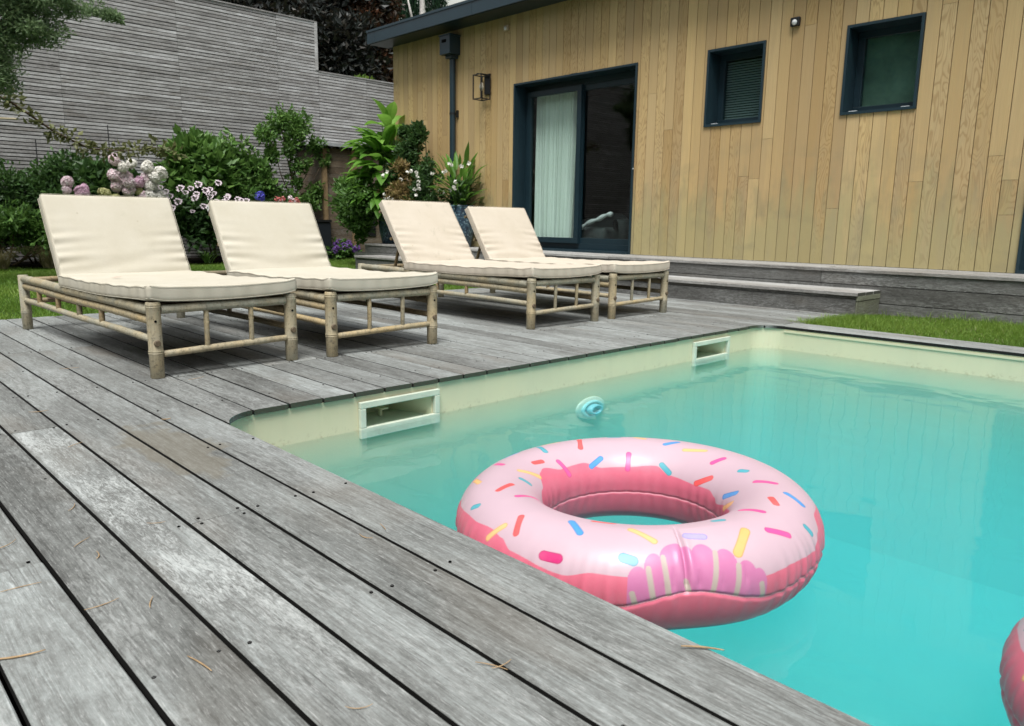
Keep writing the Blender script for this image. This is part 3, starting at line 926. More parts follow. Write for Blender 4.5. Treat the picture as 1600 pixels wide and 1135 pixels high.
def mat_fabric(name, c1, c2, stain=0.0, seed=0.0):
    m = MT(name, 0.9, 0.15)
    co = m.coord('Object')
    p = m.vm('ADD', co, (seed, seed*2, 0))
    n = m.noise(p, 5, 4, 0.6)
    wv = m.noise(m.vm('MULTIPLY', p, (320, 90, 320)), 1, 2, 0.6)
    wv2 = m.noise(m.vm('MULTIPLY', p, (90, 420, 90)), 1, 2, 0.6)
    c = m.mix(m.rng(n, 0.3, 0.7), c1, c2)
    c = m.mix(m.ma('MULTIPLY', m.ma('ADD', wv, wv2), 0.16), c, tuple(x*0.6 for x in c1))
    if stain:
        sp = m.noise(p, 9, 4, 0.7, 0.5)
        c = m.mix(m.ma('MULTIPLY', m.rng(sp, 0.60, 0.74), stain), c, (0.33, 0.31, 0.24))
        sp2 = m.voro(m.vm('ADD', p, (1.3, .7, 0)), 5.5)
        c = m.mix(m.ma('MULTIPLY', m.rng(sp2, 0.035, 0.02), stain*1.4), c, (0.22, 0.15, 0.09))
    m.color(c)
    m.bump(m.ma('ADD', wv, wv2), 0.25, 0.002)
    return m.m
M_cush_a = mat_fabric("cream_canvas", (0.495, 0.462, 0.372), (0.55, 0.522, 0.438), 0.22)
M_cush_b = mat_fabric("cream_canvas_clean", (0.505, 0.472, 0.382), (0.555, 0.527, 0.443), 0.12, 3.0)
M_cush_c = mat_fabric("beige_canvas_stained", (0.53, 0.475, 0.385), (0.58, 0.525, 0.44), 0.45, 6.0)
M_cush_d = mat_fabric("beige_canvas", (0.535, 0.48, 0.39), (0.585, 0.53, 0.445), 0.18, 9.0)

def mat_bamboo(name, gold, grey, gmix):
    m = MT(name, 0.5, 0.4)
    co = m.coord('Object'); rnd = m.attr(); r = m.sep(rnd)
    p = m.vm('ADD', co, m.vm('MULTIPLY', rnd, (5, 7, 3)))
    n = m.noise(p, 7, 5, 0.65)
    st = m.noise(m.vm('MULTIPLY', p, (130, 130, 6)), 1, 3, 0.6)
    sp = m.noise(p, 70, 4, 0.7)
    f = m.ma('ADD', m.rng(n, 0.35, 0.65, 0, 0.55), m.ma('MULTIPLY', m.ma('SUBTRACT', r[0], 0.5), 0.75))
    c = m.mix(m.ma('ADD', f, gmix, clamp=True), gold, grey)
    c = m.mix(m.rng(st, 0.45, 0.75, 0, 0.45), c, tuple(x*0.45 for x in grey))
    c = m.mix(m.rng(sp, 0.52, 0.68, 0, 0.7), c, (0.10, 0.088, 0.06))
    c = m.mix(m.rng(m.noise(p, 16, 4, 0.7), 0.55, 0.75, 0, 0.5), c, (0.12, 0.11, 0.08))
    m.color(c); m.rough(m.rng(sp, 0.3, 0.7, 0.38, 0.7))
    m.bump(st, 0.2, 0.003)
    return m.m
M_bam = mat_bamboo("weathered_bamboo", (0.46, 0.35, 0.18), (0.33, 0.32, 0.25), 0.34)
M_bam_d = mat_bamboo("dark_and_shaded_bamboo", (0.30, 0.21, 0.10), (0.21, 0.18, 0.12), 0.3)  # dark bamboo supports; on far rails and spindles, shade put into the colour
M_node = simple("bamboo_node", (0.17, 0.135, 0.085), 0.6, 0.3, 0.3, 60)
M_slatwood = simple("dark_red_slat_wood", (0.075, 0.045, 0.03), 0.7, 0.3, 0.3, 20)
M_peg = simple("bamboo_peg", (0.13, 0.10, 0.065), 0.6, 0.3, 0.3, 60)

def cane(mb, p0, p1, r, nodes=None, col=None, seg=14, wob=0.002, cut=True):
    """a bamboo cane with swollen node rings"""
    p0, p1 = Vector(p0), Vector(p1); L = (p1-p0).length
    if nodes is None:
        nodes = []; s = random.uniform(0.06, 0.2)
        while s < L-0.04: nodes.append(s); s += random.uniform(0.19, 0.30)
    st = [0.0] + ([] if not cut else [0.003]); 
    for n in nodes: st += [n-0.012, n-0.004, n-0.001, n+0.001, n+0.004, n+0.012]
    st += [L-0.003, L] if cut else [L]
    st = sorted(s for s in st if 0 <= s <= L)
    d = (p1-p0).normalized()
    u = d.orthogonal().normalized()
    pts = []; rad = []
    for s in st:
        rr = r*(1+0.02*math.sin(s*17))
        for n in nodes:
            q = abs(s-n)
            if q < 0.0015: rr = r*1.03
            elif q < 0.006: rr = r*1.11
            elif q < 0.015: rr = r*1.02
        if cut and (s == 0 or s == L): rr = r*0.90
        pts.append(p0 + d*s + u*wob*math.sin(s*5.0)); rad.append(rr)
    mb.tube(pts, rad, seg, col)

def make_lounger(loc, yaw, hinge, blen, bang, label, cm, seatcm=None, tagdet=False):
    """local frame: foot end at x=0, head end at x=-2.04"""
    t = thing("bamboo_sun_lounger", label, "sun lounger", loc, yaw, "bamboo sun loungers on the deck")
    HWD = 0.33; LEN = 2.04; ZL = 0.338
    for (lx, ly) in ((0, -HWD), (0, HWD), (-LEN, -HWD), (-LEN, HWD)):
        b = MB()
        nz = random.uniform(0.10, 0.135)
        cane(b, (lx, ly, 0.0), (lx, ly, ZL), 0.0295 if lx == 0 else 0.0285, [nz, nz+0.205] if lx == 0 else [nz], seg=24, wob=0.001, col=(random.uniform(.3, 1), random.random(), random.random()))
        leg = autosmooth(b.build("leg", M_bam, t), 50)
        if lx == 0:
            for (dz, rr) in ((0.158, 0.0145),):
                p = MB(); p.lathe([(0.0, 0.007), (rr*.8, 0.007), (rr, 0.004), (rr, -0.004)], (lx+0.0297, ly-0.002, dz), 'x', 12); p.build("peg", M_peg, leg)
                p = MB(); p.lathe([(0.0, 0.002), (0.0055, 0.002), (0.0055, -0.002)], (lx+0.0302, ly-0.004, 0.255), 'x', 10); p.build("drill_hole", M_hole, leg)
    def part(nm, fn, mat=M_bam, sm=50):
        b = MB(); fn(b); return autosmooth(b.build(nm, mat, t), sm)
    part("foot_rail", lambda b: cane(b, (0.004, -HWD+.03, 0.303), (0.004, HWD-.03, 0.303), 0.020))
    part("foot_rail", lambda b: cane(b, (0.004, -HWD+.03, 0.105), (0.004, HWD-.03, 0.118), 0.0150, [0.17, 0.46]))
    for f_ in (0.35, 0.68):
        yy = -HWD + 2*HWD*f_
        part("spindle", lambda b: cane(b, (0.004, yy, 0.118), (0.004, yy, 0.29), 0.0115, [0.12]))
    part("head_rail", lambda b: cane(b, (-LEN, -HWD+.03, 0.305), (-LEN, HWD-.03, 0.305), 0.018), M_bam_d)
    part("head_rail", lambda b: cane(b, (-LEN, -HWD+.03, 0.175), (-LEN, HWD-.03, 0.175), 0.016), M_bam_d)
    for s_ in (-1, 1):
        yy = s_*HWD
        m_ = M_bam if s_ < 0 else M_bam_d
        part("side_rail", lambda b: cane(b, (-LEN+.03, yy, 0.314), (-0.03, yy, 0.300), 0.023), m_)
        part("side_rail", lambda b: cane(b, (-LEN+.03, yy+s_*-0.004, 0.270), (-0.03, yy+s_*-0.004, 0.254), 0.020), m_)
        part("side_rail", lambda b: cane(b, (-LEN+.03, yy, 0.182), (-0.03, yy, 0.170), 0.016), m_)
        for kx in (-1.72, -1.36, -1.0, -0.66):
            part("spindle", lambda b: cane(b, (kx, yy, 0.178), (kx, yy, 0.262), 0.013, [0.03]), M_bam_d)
    # slatted bed and ladder that props the back
    def bed(b):
        for yy in np.linspace(-0.26, 0.26, 9):
            b.box((hinge+.01, yy-.022, 0.300), (-0.02, yy+.022, 0.312))
        for xx in (-0.12, -0.62, hinge+.06): b.box((xx-.02, -HWD+.02, 0.282), (xx+.02, HWD-.02, 0.298))
    part("slat_bed", bed, M_slatwood)
    def ladder(b):
        for yy in (-0.20, 0.20):
            b.box((-LEN+.02, yy-.018, 0.195), (hinge-.05, yy+.018, 0.215))
            b.tube([(-LEN+.06, -0.2, .205), (-LEN+.06, .2, .205)], .008, 8) if yy < 0 else None
            for q in range(5):
                xx = -LEN+0.13+q*0.11
                b.box((xx-.012, yy-.018, 0.217), (xx+.012, yy+.018, 0.245))
    part("prop_ladder", ladder, M_slatwood)
    # back frame, hinged
    ca, sa = math.cos(bang), math.sin(bang)
    zh = 0.332
    def bp(s, y, n):   # s along the back, n thickness towards the sitter
        return (hinge - s*ca + n*sa, y, zh + s*sa + n*ca)
    def bframe(b):
        for yy in (-0.30, -0.1, 0.1, 0.30): cane(b, bp(-0.01, yy, -0.012), bp(blen-.01, yy, -0.012), 0.012)
        for s in (0.03, blen*0.5, blen-.04): cane(b, bp(s, -0.33, -0.034), bp(s, 0.33, -0.034), 0.0125)
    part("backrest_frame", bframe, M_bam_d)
    def strut(b):
        for yy in (-0.215, 0.215):
            top = bp(blen*0.52, yy, -0.05)
            cane(b, top, (top[0]-0.12, yy, 0.225), 0.013)
        b.tube([(bp(blen*0.52, -0.215, -0.05)[0]-.12, -0.23, 0.228), (bp(blen*0.52, 0.215, -0.05)[0]-.12, 0.23, 0.228)], 0.011, 10)
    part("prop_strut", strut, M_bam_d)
    # seat cushion
    W = 0.715; T = 0.066; L = 0.035 - hinge + 0.0
    sd = random.uniform(0, 50)
    def wr(A, amp, kx, ky, x, y):
        return amp*np.sin(kx*x + 2.2*np.sin(ky*y + sd) + sd)
    def def_seat(A):
        x = A[:, 0]; y = A[:, 1]; z = A[:, 2]
        fx = (x+L/2)/L                       # 0 hinge .. 1 foot
        sag = -0.014*np.clip(1-(2*y/W)**2, 0, 1)*(0.35+0.65*fx)
        lift = 0.022*fx**1.6
        up = (z > 0)
        edge = np.maximum(np.abs(y)/(W/2), 0)
        puff = np.where(up, 0.006*(1-edge**4), 0)
        wrk = np.where(up, 0.0022*np.sin(34*x + 3*np.sin(5*y+sd))*(edge**3) + 0.0016*np.sin(11*x+7*y+sd), 0)
        side = 0.0022*np.sin(70*x+sd+2*np.sin(9*x))*(edge > 0.93)*np.sign(y)
        side2 = 0.003*np.sin(55*y+sd+2*np.sin(9*y))*(np.abs(x) > L/2-.012)*np.sign(x)*0.5
        # dip in the middle of the long edges between the supports
        wav = 0.0035*np.sin(fx*2*np.pi*1.15+1.0)
        B = A.copy(); B[:, 2] = z + sag + lift + puff + wrk + wav; B[:, 1] = y + side; B[:, 0] = x + side2
        # corners pulled up into little ears
        ear = np.exp(-(((x-L/2)/0.04)**2 + ((np.abs(y)-W/2)/0.04)**2))
        B[:, 2] += 0.008*ear
        return B
    A, fs = rbox(L, W, T, 0.016, 90, 60, 8, def_seat)
    A = A + np.array([hinge + L/2, 0, 0.312+T/2+0.006])
    b = MB(); b.add(A, fs, (random.random(), .5, .5))
    sc_ = b.build("seat_cushion", seatcm or cm, t, smooth=True)
    # piping along the top and bottom seam at the foot end and sides
    b = MB()
    for zz_ in (T/2-0.006, -T/2+0.006):
        P = []
        for s in np.linspace(0, 1, 50): P.append((-L/2+.01 + (L-.03)*s, -W/2-0.001, zz_))
        for s in np.linspace(0.02, 0.98, 30): P.append((L/2+0.001, -W/2+W*s, zz_))
        for s in np.linspace(1, 0, 50): P.append((-L/2+.01 + (L-.03)*s, W/2+0.001, zz_))
        Pn = def_seat(np.array([(p[0], p[1], p[2]*0.999) for p in P])) + np.array([hinge+L/2, 0, 0.312+T/2+.006])
        b.tube([tuple(q) for q in Pn], 0.0015, 6)
    b.build("piping", seatcm or cm, sc_, smooth=True)
    # back cushion
    TB = 0.062
    def def_back(A):
        x = A[:, 0]; y = A[:, 1]; z = A[:, 2]
        up = z > 0; e = np.abs(y)/(W/2); s = (x+blen/2)/blen   # 0 bottom..1 top
        puff = np.where(up, 0.010*(1-e**4)*np.clip(np.sin(np.pi*s), 0, 1)**0.5, 0)
        crease = np.where(up, (0.0060*np.sin(x*62+2.4*np.sin(4*y+sd)) + 0.005*np.sin(x*105+3*np.sin(3*y+sd)))*(e**2.2)*(e < 0.965)*np.exp(-((s-0.32)/0.28)**2), 0)
        crease += np.where(up, 0.0040*np.sin(x*48+1.8*np.sin(6*y+sd))*np.exp(-((s-0.12)/0.16)**2), 0)
        B = A.copy(); B[:, 2] = z + puff + crease + np.where(up, 0.0012*np.sin(9*x+6*y+sd), 0)
        B[:, 1] = y + np.sign(y)*(e > 0.93)*0.0006*np.sin(37*x+2*np.sin(19*x)+sd)
        return B
    A, fs = rbox(blen+0.03, W*0.985, TB, 0.016, 110, 60, 8, def_back)
    off = (blen+0.03)/2 - 0.02
    P = np.zeros_like(A)
    # local x of the cushion runs up the back, its +z faces the sitter
    s = A[:, 0] + off; n = A[:, 2] + TB/2 + 0.004
    P[:, 0] = hinge + 0.012 - s*ca + n*sa; P[:, 1] = A[:, 1]; P[:, 2] = zh + s*sa + n*ca
    fs2 = [tuple(reversed(f)) for f in fs]
    b = MB(); b.add(P, fs2, (random.random(), .5, .5))
    bc = b.build("back_cushion", cm, t, smooth=True)
    b = MB()
    for q in (TB-.006, 0.010):
        pts = []
        hl = (blen+.03)/2; 
        for s in np.linspace(0.02, 0.985, 40): pts.append((-hl+2*hl*s, -W*.985/2-0.001, q-TB/2-.0))
        for s in np.linspace(0.02, 0.98, 30): pts.append((hl+.0008, -W*.985/2+W*.985*s, q-TB/2))
        for s in np.linspace(0.985, 0.02, 40): pts.append((-hl+2*hl*s, W*.985/2+0.001, q-TB/2))
        D = def_back(np.array(pts)); s = D[:, 0]+off; n = D[:, 2]+TB/2+.004
        Q = np.stack([hinge+.012 - s*ca + n*sa, D[:, 1], zh+s*sa+n*ca], 1)
        b.tube([tuple(v) for v in Q], 0.0013, 6)
    b.build("piping", cm, bc, smooth=True)
    if label.startswith('nearest'):
        b = MB(); b.tube([bp(.262, .065, TB+.0145), bp(.266, .075, TB+.0155), bp(.263, .088, TB+.0145)], [.001, .0026, .001], 6); b.build("speck", M_slatwood, bc)
    if tagdet:
        b = MB()
        q0 = bp(blen-.045, -W*.985/2-.0035, .045); q1 = bp(blen-.012, -W*.985/2-.0035, .045); q2 = bp(blen-.012, -W*.985/2-.0035, .012); q3 = bp(blen-.045, -W*.985/2-.0035, .012)
        b.add([q0, q1, q2, q3], [(0, 1, 2, 3)])
        lb = b.build("care_label", M_white, bc)
        b = MB()
        def mp(a, n): return bp(blen-a, -W*.985/2-.0042, n)
        b.add([mp(.034, .034), mp(.022, .034), mp(.022, .022), mp(.034, .022)], [(0, 1, 2, 3)])
        b.build("label_mark", M_hole, lb)
    return t

make_lounger((-3.445, 1.465, 0), R(2.2), -1.24, 0.515, R(61), "nearest bamboo sun lounger, leftmost, its cream back cushion marked with a small dark speck", M_cush_a)
make_lounger((-3.425, 2.335, 0), R(0.3), -1.185, 0.51, R(60), "second bamboo sun lounger from the left, white tag on its back cushion's corner", M_cush_b, tagdet=True)
make_lounger((-3.49, 3.875, 0), R(0), -1.40, 0.60, R(54.5), "third bamboo sun lounger from the left, beige back cushion with faint grey stains", M_cush_c)
make_lounger((-3.50, 4.745, 0), R(0), -1.39, 0.55, R(57), "bamboo sun lounger farthest right, standing nearest the house step and sliding door", M_cush_d)

b = MB()
b.add([(-.03, 0, 0), (-.005, .012, .004), (.03, .002, .006), (0, -.010, .003)], [(0, 3, 1), (1, 3, 2)])
o = b.build("fallen_leaf", simple("red_brown_leaf", (.36, .12, .07), .6), loc=(-4.20, 1.225, .392)); o.rotation_euler = (0, 0, .9)
tag(o, "small red-brown fallen leaf lying on the nearest lounger's seat cushion", "leaf")

# ------------------------------------------------------------------ swim rings
def mat_ring():
    m = MT("printed_vinyl", 0.38, 0.42)
    a = m.N.new("ShaderNodeAttribute"); a.attribute_name = "print"
    n = m.noise(m.coord('Object'), 9, 4, 0.7)
    c = m.mix(m.rng(n, 0.45, 0.8, 0, 0.10), a.outputs['Color'], (0.75, 0.55, 0.60))
    m.color(c)
    m.rough(m.rng(n, 0.3, 0.7, 0.34, 0.48))
    m.b.inputs['Coat Weight'].default_value = 0.05
    m.b.inputs['Coat Roughness'].default_value = 0.12
    m.b.inputs['Subsurface Weight'].default_value = 0.0
    return m.m
M_ring = mat_ring()
RR, rr_, FL, TX, TY = 0.358, 0.119, 0.9, 0.022, 0.019
AB = 5.63
def ring_xyz(A, B):
    dA = np.abs((A-AB+np.pi) % (2*np.pi)-np.pi)
    dent = np.exp(-(dA/0.30)**2)
    side = np.clip(np.cos(B), 0, 1)
    low = 1 + 0*A
    r = rr_*(1 - 0.17*dent*side)*(1+0.012*np.sin(3*A+1)*side)
    # heat-welded seam: gathers radiating from the outer and inner seam
    bo = np.abs(((B-SEAM(A))+np.pi) % (2*np.pi)-np.pi)
    go = np.exp(-(bo/0.55)**2)*(1-np.exp(-(bo/0.05)**2)*0.3)
    gat = 0.0022*go*(np.sin(A*58+1.5*np.sin(A*7))*0.6 + np.sin(A*97+2*np.sin(A*11))*0.5)*(1+0.5*np.sin(A*5+1))
    pinch = -0.0035*np.exp(-(bo/0.045)**2)
    bi = np.abs(((B-np.pi-0.2)+np.pi) % (2*np.pi)-np.pi)
    gat2 = 0.0010*np.exp(-(bi/0.5)**2)*np.sin(A*40+np.sin(A*9)) - 0.002*np.exp(-(bi/0.03)**2)
    # creases across the tube at the bite
    cre = 0
    for a0, wdt, am, b0, b1 in ((5.608, 0.012, -0.0095, 0.0, 1.75), (5.640, 0.016, 0.0022, 0.1, 1.5), (5.575, 0.016, 0.0018, 0.1, 1.3), (5.545, 0.012, -0.0028, 0.0, 0.7), (5.67, 0.012, -0.0030, 0.0, 0.6), (5.78, 0.012, -0.0020, 0.0, 0.5), (5.90, 0.010, -0.0026, 0.0, 0.6), (5.50, 0.012, -0.002, 0.0, 0.35)):
        q = np.exp(-((((A-a0+np.pi) % (2*np.pi))-np.pi)/wdt)**2)
        bb = (((B+np.pi) % (2*np.pi))-np.pi)
        cre = cre + am*q*np.clip((bb-b0)/0.25, 0, 1)*np.clip((b1-bb)/0.3, 0, 1)
    r = r + gat + pinch + gat2 + cre
    cb = np.cos(B); cb = np.where((cb < 0) & (np.sin(B) < 0), -np.abs(cb)**0.5, cb)
    x = (RR + r*cb)*np.cos(A); y = (RR + r*cb)*np.sin(A); z = r*np.where(np.sin(B) < 0, 1.08, FL)*np.sin(B)
    return x, y, z + TX*x + TY*y
def SEAM(A):
    dA = ((A-AB+np.pi) % (2*np.pi)-np.pi)
    return -0.14 + 0.20*np.exp(-(dA/0.20)**2) - 0.10*np.exp(-((np.abs(dA)-0.42)/0.2)**2)

SPR = [('y', 3.033, 1.217, 2.854, 1.27), ('t', 2.439, 1.348, 2.339, 1.374), ('R', 2.688, 1.361, 2.775, 1.99), ('t', 3.076, 1.296, 3.142, 1.82), ('b', 3.408, 1.047, 3.255, 1.178), ('p', 3.565, 1.139, 3.626, 1.44), ('r', 3.43, 1.977, 3.29, 2.068), ('p', 3.124, 2.199, 3.059, 2.723), ('b', 2.753, 2.605, 2.583, 2.356), ('p', 2.278, 2.238, 2.295, 2.762), ('t', 1.915, 2.5, 1.776, 2.749), ('y', 2.221, 1.361, 2.125, 1.532), ('b', 1.946, 1.82, 1.837, 1.518), ('y', 1.767, 1.95, 1.518, 1.728), ('p', 1.37, 2.173, 1.309, 1.833), ('t', 1.017, 2.016, 0.951, 1.911), ('r', 1.427, 2.841, 1.23, 2.513), ('p', 0.707, 1.977, 0.598, 1.532), ('b', 0.916, 2.827, 0.641, 2.369), ('y', 0.803, 3.063, 0.519, 2.56), ('r', 0.305, 1.649, 0.179, 1.427), ('b', 0.441, 1.401, 0.349, 0.969), ('p', 6.257, 1.963, 6.296, 1.466), ('p', 3.739, 0.668, 3.652, 0.812), ('y', 3.739, 0.72, 3.992, 1.113), ('y', 3.704, 1.872, 3.547, 2.409), ('r', 4.193, 1.388, 4.058, 1.806), ('t', 3.866, 1.977, 3.875, 2.304), ('t', 4.215, 0.72, 4.263, 0.89), ('p', 4.35, 1.649, 4.294, 2.278), ('r', 4.629, 1.244, 4.704, 0.785), ('y', 4.529, 0.445, 4.599, 0.903), ('b', 4.939, 1.571, 5.057, 1.204), ('r', 5.057, 1.82, 5.219, 1.872), ('y', 5.297, 1.61, 5.489, 1.152), ('m', 4.896, 0.576, 5.005, 0.589), ('c', 5.288, 0.825, 5.367, 0.746), ('v', 5.637, 1.361, 5.76, 1.283), ('o', 6.021, 1.244, 5.877, 0.759), ('t', 5.917, 1.78, 5.978, 1.728), ('p', 6.135, 1.086, 6.257, 0.772), ('t', 0.153, 0.733, 0.166, 0.55)]
SC = dict(y=(0.74, 0.42, 0.17), o=(0.74, 0.37, 0.12), t=(0.06, 0.33, 0.40), R=(0.72, 0.09, 0.09), r=(0.70, 0.08, 0.08), b=(0.05, 0.25, 0.58), p=(0.66, 0.07, 0.26), m=(0.50, 0.015, 0.14), c=(0.10, 0.32, 0.44), v=(0.33, 0.30, 0.62))
OUT = [(3.944, 0.42), (4.324, 0.60), (4.525, 0.69), (4.629, 0.62), (4.721, 0.458), (5.031, 0.301), (5.171, 0.44), (5.332, 0.432), (5.6, 0.42), (5.995, 0.223), (6.192, 0.275), (6.41, 0.236), (6.536, 0.45), (6.641, 0.70), (6.95, 0.55), (7.3, 0.35), (7.7, 0.6), (8.1, 0.35), (8.6, 0.55), (9.1, 0.3), (9.6, 0.5), (10.0, 0.30), (10.227, 0.42)]
INN = [(0.995, 3.05), (1.052, 2.945), (1.182, 2.841), (1.431, 2.867), (1.789, 2.788), (1.963, 2.579), (2.286, 2.66), (2.601, 2.657), (2.832, 2.448), (3.137, 2.474), (3.40, 2.25), (3.483, 2.30), (3.683, 2.65), (4.1, 2.9), (4.6, 2.6), (5.1, 2.95), (5.6, 2.65), (6.1, 2.9), (6.6, 2.7), (7.0, 2.9), (7.278, 3.05)]
def smooth_interp(t, tab):
    xs_ = np.array([q[0] for q in tab]); ys_ = np.array([q[1] for q in tab])
    t = xs_[0] + (t-xs_[0]) % (2*np.pi)
    i = np.clip(np.searchsorted(xs_, t)-1, 0, len(xs_)-2)
    f = np.clip((t-xs_[i])/(xs_[i+1]-xs_[i]), 0, 1); f = f*f*(3-2*f)
    return ys_[i]*(1-f)+ys_[i+1]*f

def make_ring_mesh(name):
    N1, N2 = 1440, 400
    a = np.arange(N1)*2*np.pi/N1; b = -np.pi*0.5 + np.arange(N2)*2*np.pi/N2
    A, B = np.meshgrid(a, b, indexing='ij')
    x, y, z = ring_xyz(A, B)
    V = np.stack([x, y, z], -1).reshape(-1, 3)
    base = np.array((0.61, 0.135, 0.205)); ice = np.array((0.50, 0.365, 0.42))
    Bs = B                                     # -pi/2 .. 3pi/2
    o_ = smooth_interp(A, OUT); i_ = smooth_interp(A, INN)
    def ss(v, w_=0.012): return np.clip(v/w_+0.5, 0, 1)
    icing = ss(Bs-o_)*ss(i_-Bs)
    C = base*(1-icing[..., None]) + ice*icing[..., None]
    # lower half a slightly different pink
    pxyz = np.stack([x, y, z], -1)
    # sprinkles as little capsules on the surface
    for col, a0, b0, a1, b1 in SPR:
        for copy_ in (0,):
            e0 = np.array(ring_xyz(np.array(a0), np.array(b0))); e1 = np.array(ring_xyz(np.array(a1), np.array(b1)))
            d = e1-e0; L_ = np.linalg.norm(d); 
            wd = 0.0085 if col not in 'mco' else 0.0115
            if col == 'v': wd = 0.009
            mid = (e0+e1)/2
            if L_ < 0.030: d = d/L_*0.030; L_ = 0.030; e0 = mid-d/2
            if L_ > 0.085: d = d/L_*0.070; L_ = 0.070; e0 = mid-d/2
            sh_ = max(0, L_-2*wd*0.6)/L_
            e0 = mid - d*sh_/2; d = d*sh_
            W_ = pxyz-e0
            t_ = np.clip((W_@d)/(d@d), 0, 1)
            dist = np.linalg.norm(W_-t_[..., None]*d, axis=-1)
            rim = ss(wd-dist, 0.0012)
            c_ = np.array(SC[col])
            inner = ss(wd-0.0022-dist, 0.0012)
            up = np.clip((W_@np.array([0.5, 0.3, 0]))*30, 0, 1)
            cc = c_*0.78*(1-inner[..., None]) + np.minimum(c_*1.06+0.01, 1)*inner[..., None]
            C = C*(1-rim[..., None]) + cc*rim[..., None]
    # bitten patch: mauve scallops with beige stripes down to the seam
    sm_ = SEAM(A)
    Aw = (A-5.66+np.pi) % (2*np.pi)-np.pi + 5.66
    lob = np.zeros_like(A)
    bite = np.zeros_like(A)
    for ac, hw, tb in ((5.376, 0.048, 0.66), (5.452, 0.048, 0.95), (5.57, 0.088, 1.18), (5.703, 0.062, 1.13), (5.81, 0.055, 0.95), (5.905, 0.050, 0.63), (5.965, 0.04, 0.42)):
        q = np.clip(1-((Aw-ac)/hw)**2, 0, 1)
        top = tb-0.30 + 0.30*np.sqrt(q)
        inside = ss(top-Bs, 0.015)*(q > 0)*ss(Bs-sm_)
        bite = np.maximum(bite, inside)
    bc = np.array((0.52, 0.17, 0.34))
    C = C*(1-bite[..., None]) + bc*bite[..., None]
    for (a0, b0), (a1, b1) in (((5.352, 0.09), (5.375, -0.25)), ((5.424, 0.62), (5.448, -0.03)), ((5.498, 0.87), (5.520, 0.06)), ((5.603, 0.34), (5.618, 0.06)), ((5.770, 0.89), (5.731, 0.04)), ((5.869, 0.55), (5.847, -0.04)), ((5.976, 0.08), (5.99, -0.22))):
        tt = np.clip((b0-Bs)/(b0-b1), 0, 1)
        ca_ = a0+(a1-a0)*tt
        wd_ = 0.0135
        st = ss(wd_-np.abs(Aw-ca_), 0.004)*ss(b0+0.06*np.sqrt(np.clip(1-((Aw-ca_)/wd_)**2, 0, 1))-Bs)*ss(Bs-sm_)
        C = C*(1-st[..., None]) + np.array((0.43, 0.36, 0.32))*st[..., None]
    # pale welded seam line
    for s0 in (sm_, np.full_like(A, np.pi+0.22)):
        dB = np.abs(Bs-s0)
        ln = ss(0.010-dB, 0.010)
        C = C*(1-0.75*ln[..., None]) + np.array((0.85, 0.50, 0.56))*0.75*ln[..., None]
    me = bpy.data.meshes.new(name)
    idx = np.arange(N1*N2).reshape(N1, N2)
    i1 = np.roll(idx, -1, 0); j1 = np.roll(idx, -1, 1); ij = np.roll(i1, -1, 1)
    F = np.stack([idx, i1, ij, j1], -1).reshape(-1, 4)
    me.vertices.add(len(V)); me.vertices.foreach_set("co", V.astype(np.float32).ravel())
    me.loops.add(F.size); me.loops.foreach_set("vertex_index", F.astype(np.int32).ravel())
    me.polygons.add(len(F)); me.polygons.foreach_set("loop_start", (np.arange(len(F))*4).astype(np.int32))
    me.polygons.foreach_set("loop_total", np.full(len(F), 4, dtype=np.int32))
    me.update(calc_edges=True); me.validate()
    me.polygons.foreach_set("use_smooth", [True]*len(F))
    ca = me.color_attributes.new("print", 'FLOAT_COLOR', 'POINT')
    c4 = np.ones((len(V), 4), dtype=np.float32); c4[:, :3] = C.reshape(-1, 3)
    ca.data.foreach_set("color", c4.ravel())
    me.materials.append(M_ring)
    return me
rm = make_ring_mesh("swim_ring")
ring = bpy.data.objects.new("swim_ring", rm); link(ring)
ring.location = (-1.15, 1.578, -0.18+rr_*FL)
tag(ring, "inflatable pink doughnut swim ring with coloured sprinkles floating whole beside the deck edge", "swim ring")
ring2 = bpy.data.objects.new("swim_ring", rm); link(ring2)
ring2.location = (0.195, 1.625, -0.18+rr_*FL)
ring2.rotation_euler = (0, 0, R(-52))
tag(ring2, "second pink swim ring, cut off by the lower right edge of the picture", "swim ring")
# ------------------------------------------------------------------ dry needles and twigs on the deck
ND = [(-1.337, 0.189, .045, 20, .0018), (-1.118, 0.403, .034, -35, .0015), (-1.424, 0.345, .03, 50, .001), (-0.801, 0.741, .028, -20, .001), (-0.79, 0.752, .02, 40, .001), (-1.358, 0.863, .02, -30, .0012),
      (-1.377, 0.927, .02, -60, .001), (-0.60, 1.033, .035, -8, .002), (-1.373, 0.411, .022, -70, .0014), (-1.652, 0.403, .02, -60, .0014), (-1.748, 0.392, .026, 85, .001), (-1.981, 0.437, .024, -75, .001), (-1.603, 0.25, .036, 40, .0009),
      (-0.853, 0.525, .02, 10, .0008), (-1.835, 0.272, .03, 75, .001), (-3.081, 0.599, .03, 30, .0012), (-2.55, 0.58, .03, 80, .001), (-2.675, 0.902, .015, 30, .002), (-3.3, 1.25, .04, 60, .001), (-2.9, 0.35, .03, 10, .001), (-3.9, 0.9, .04, 35, .001), (-1.75, 0.55, .02, 15, .0008)]
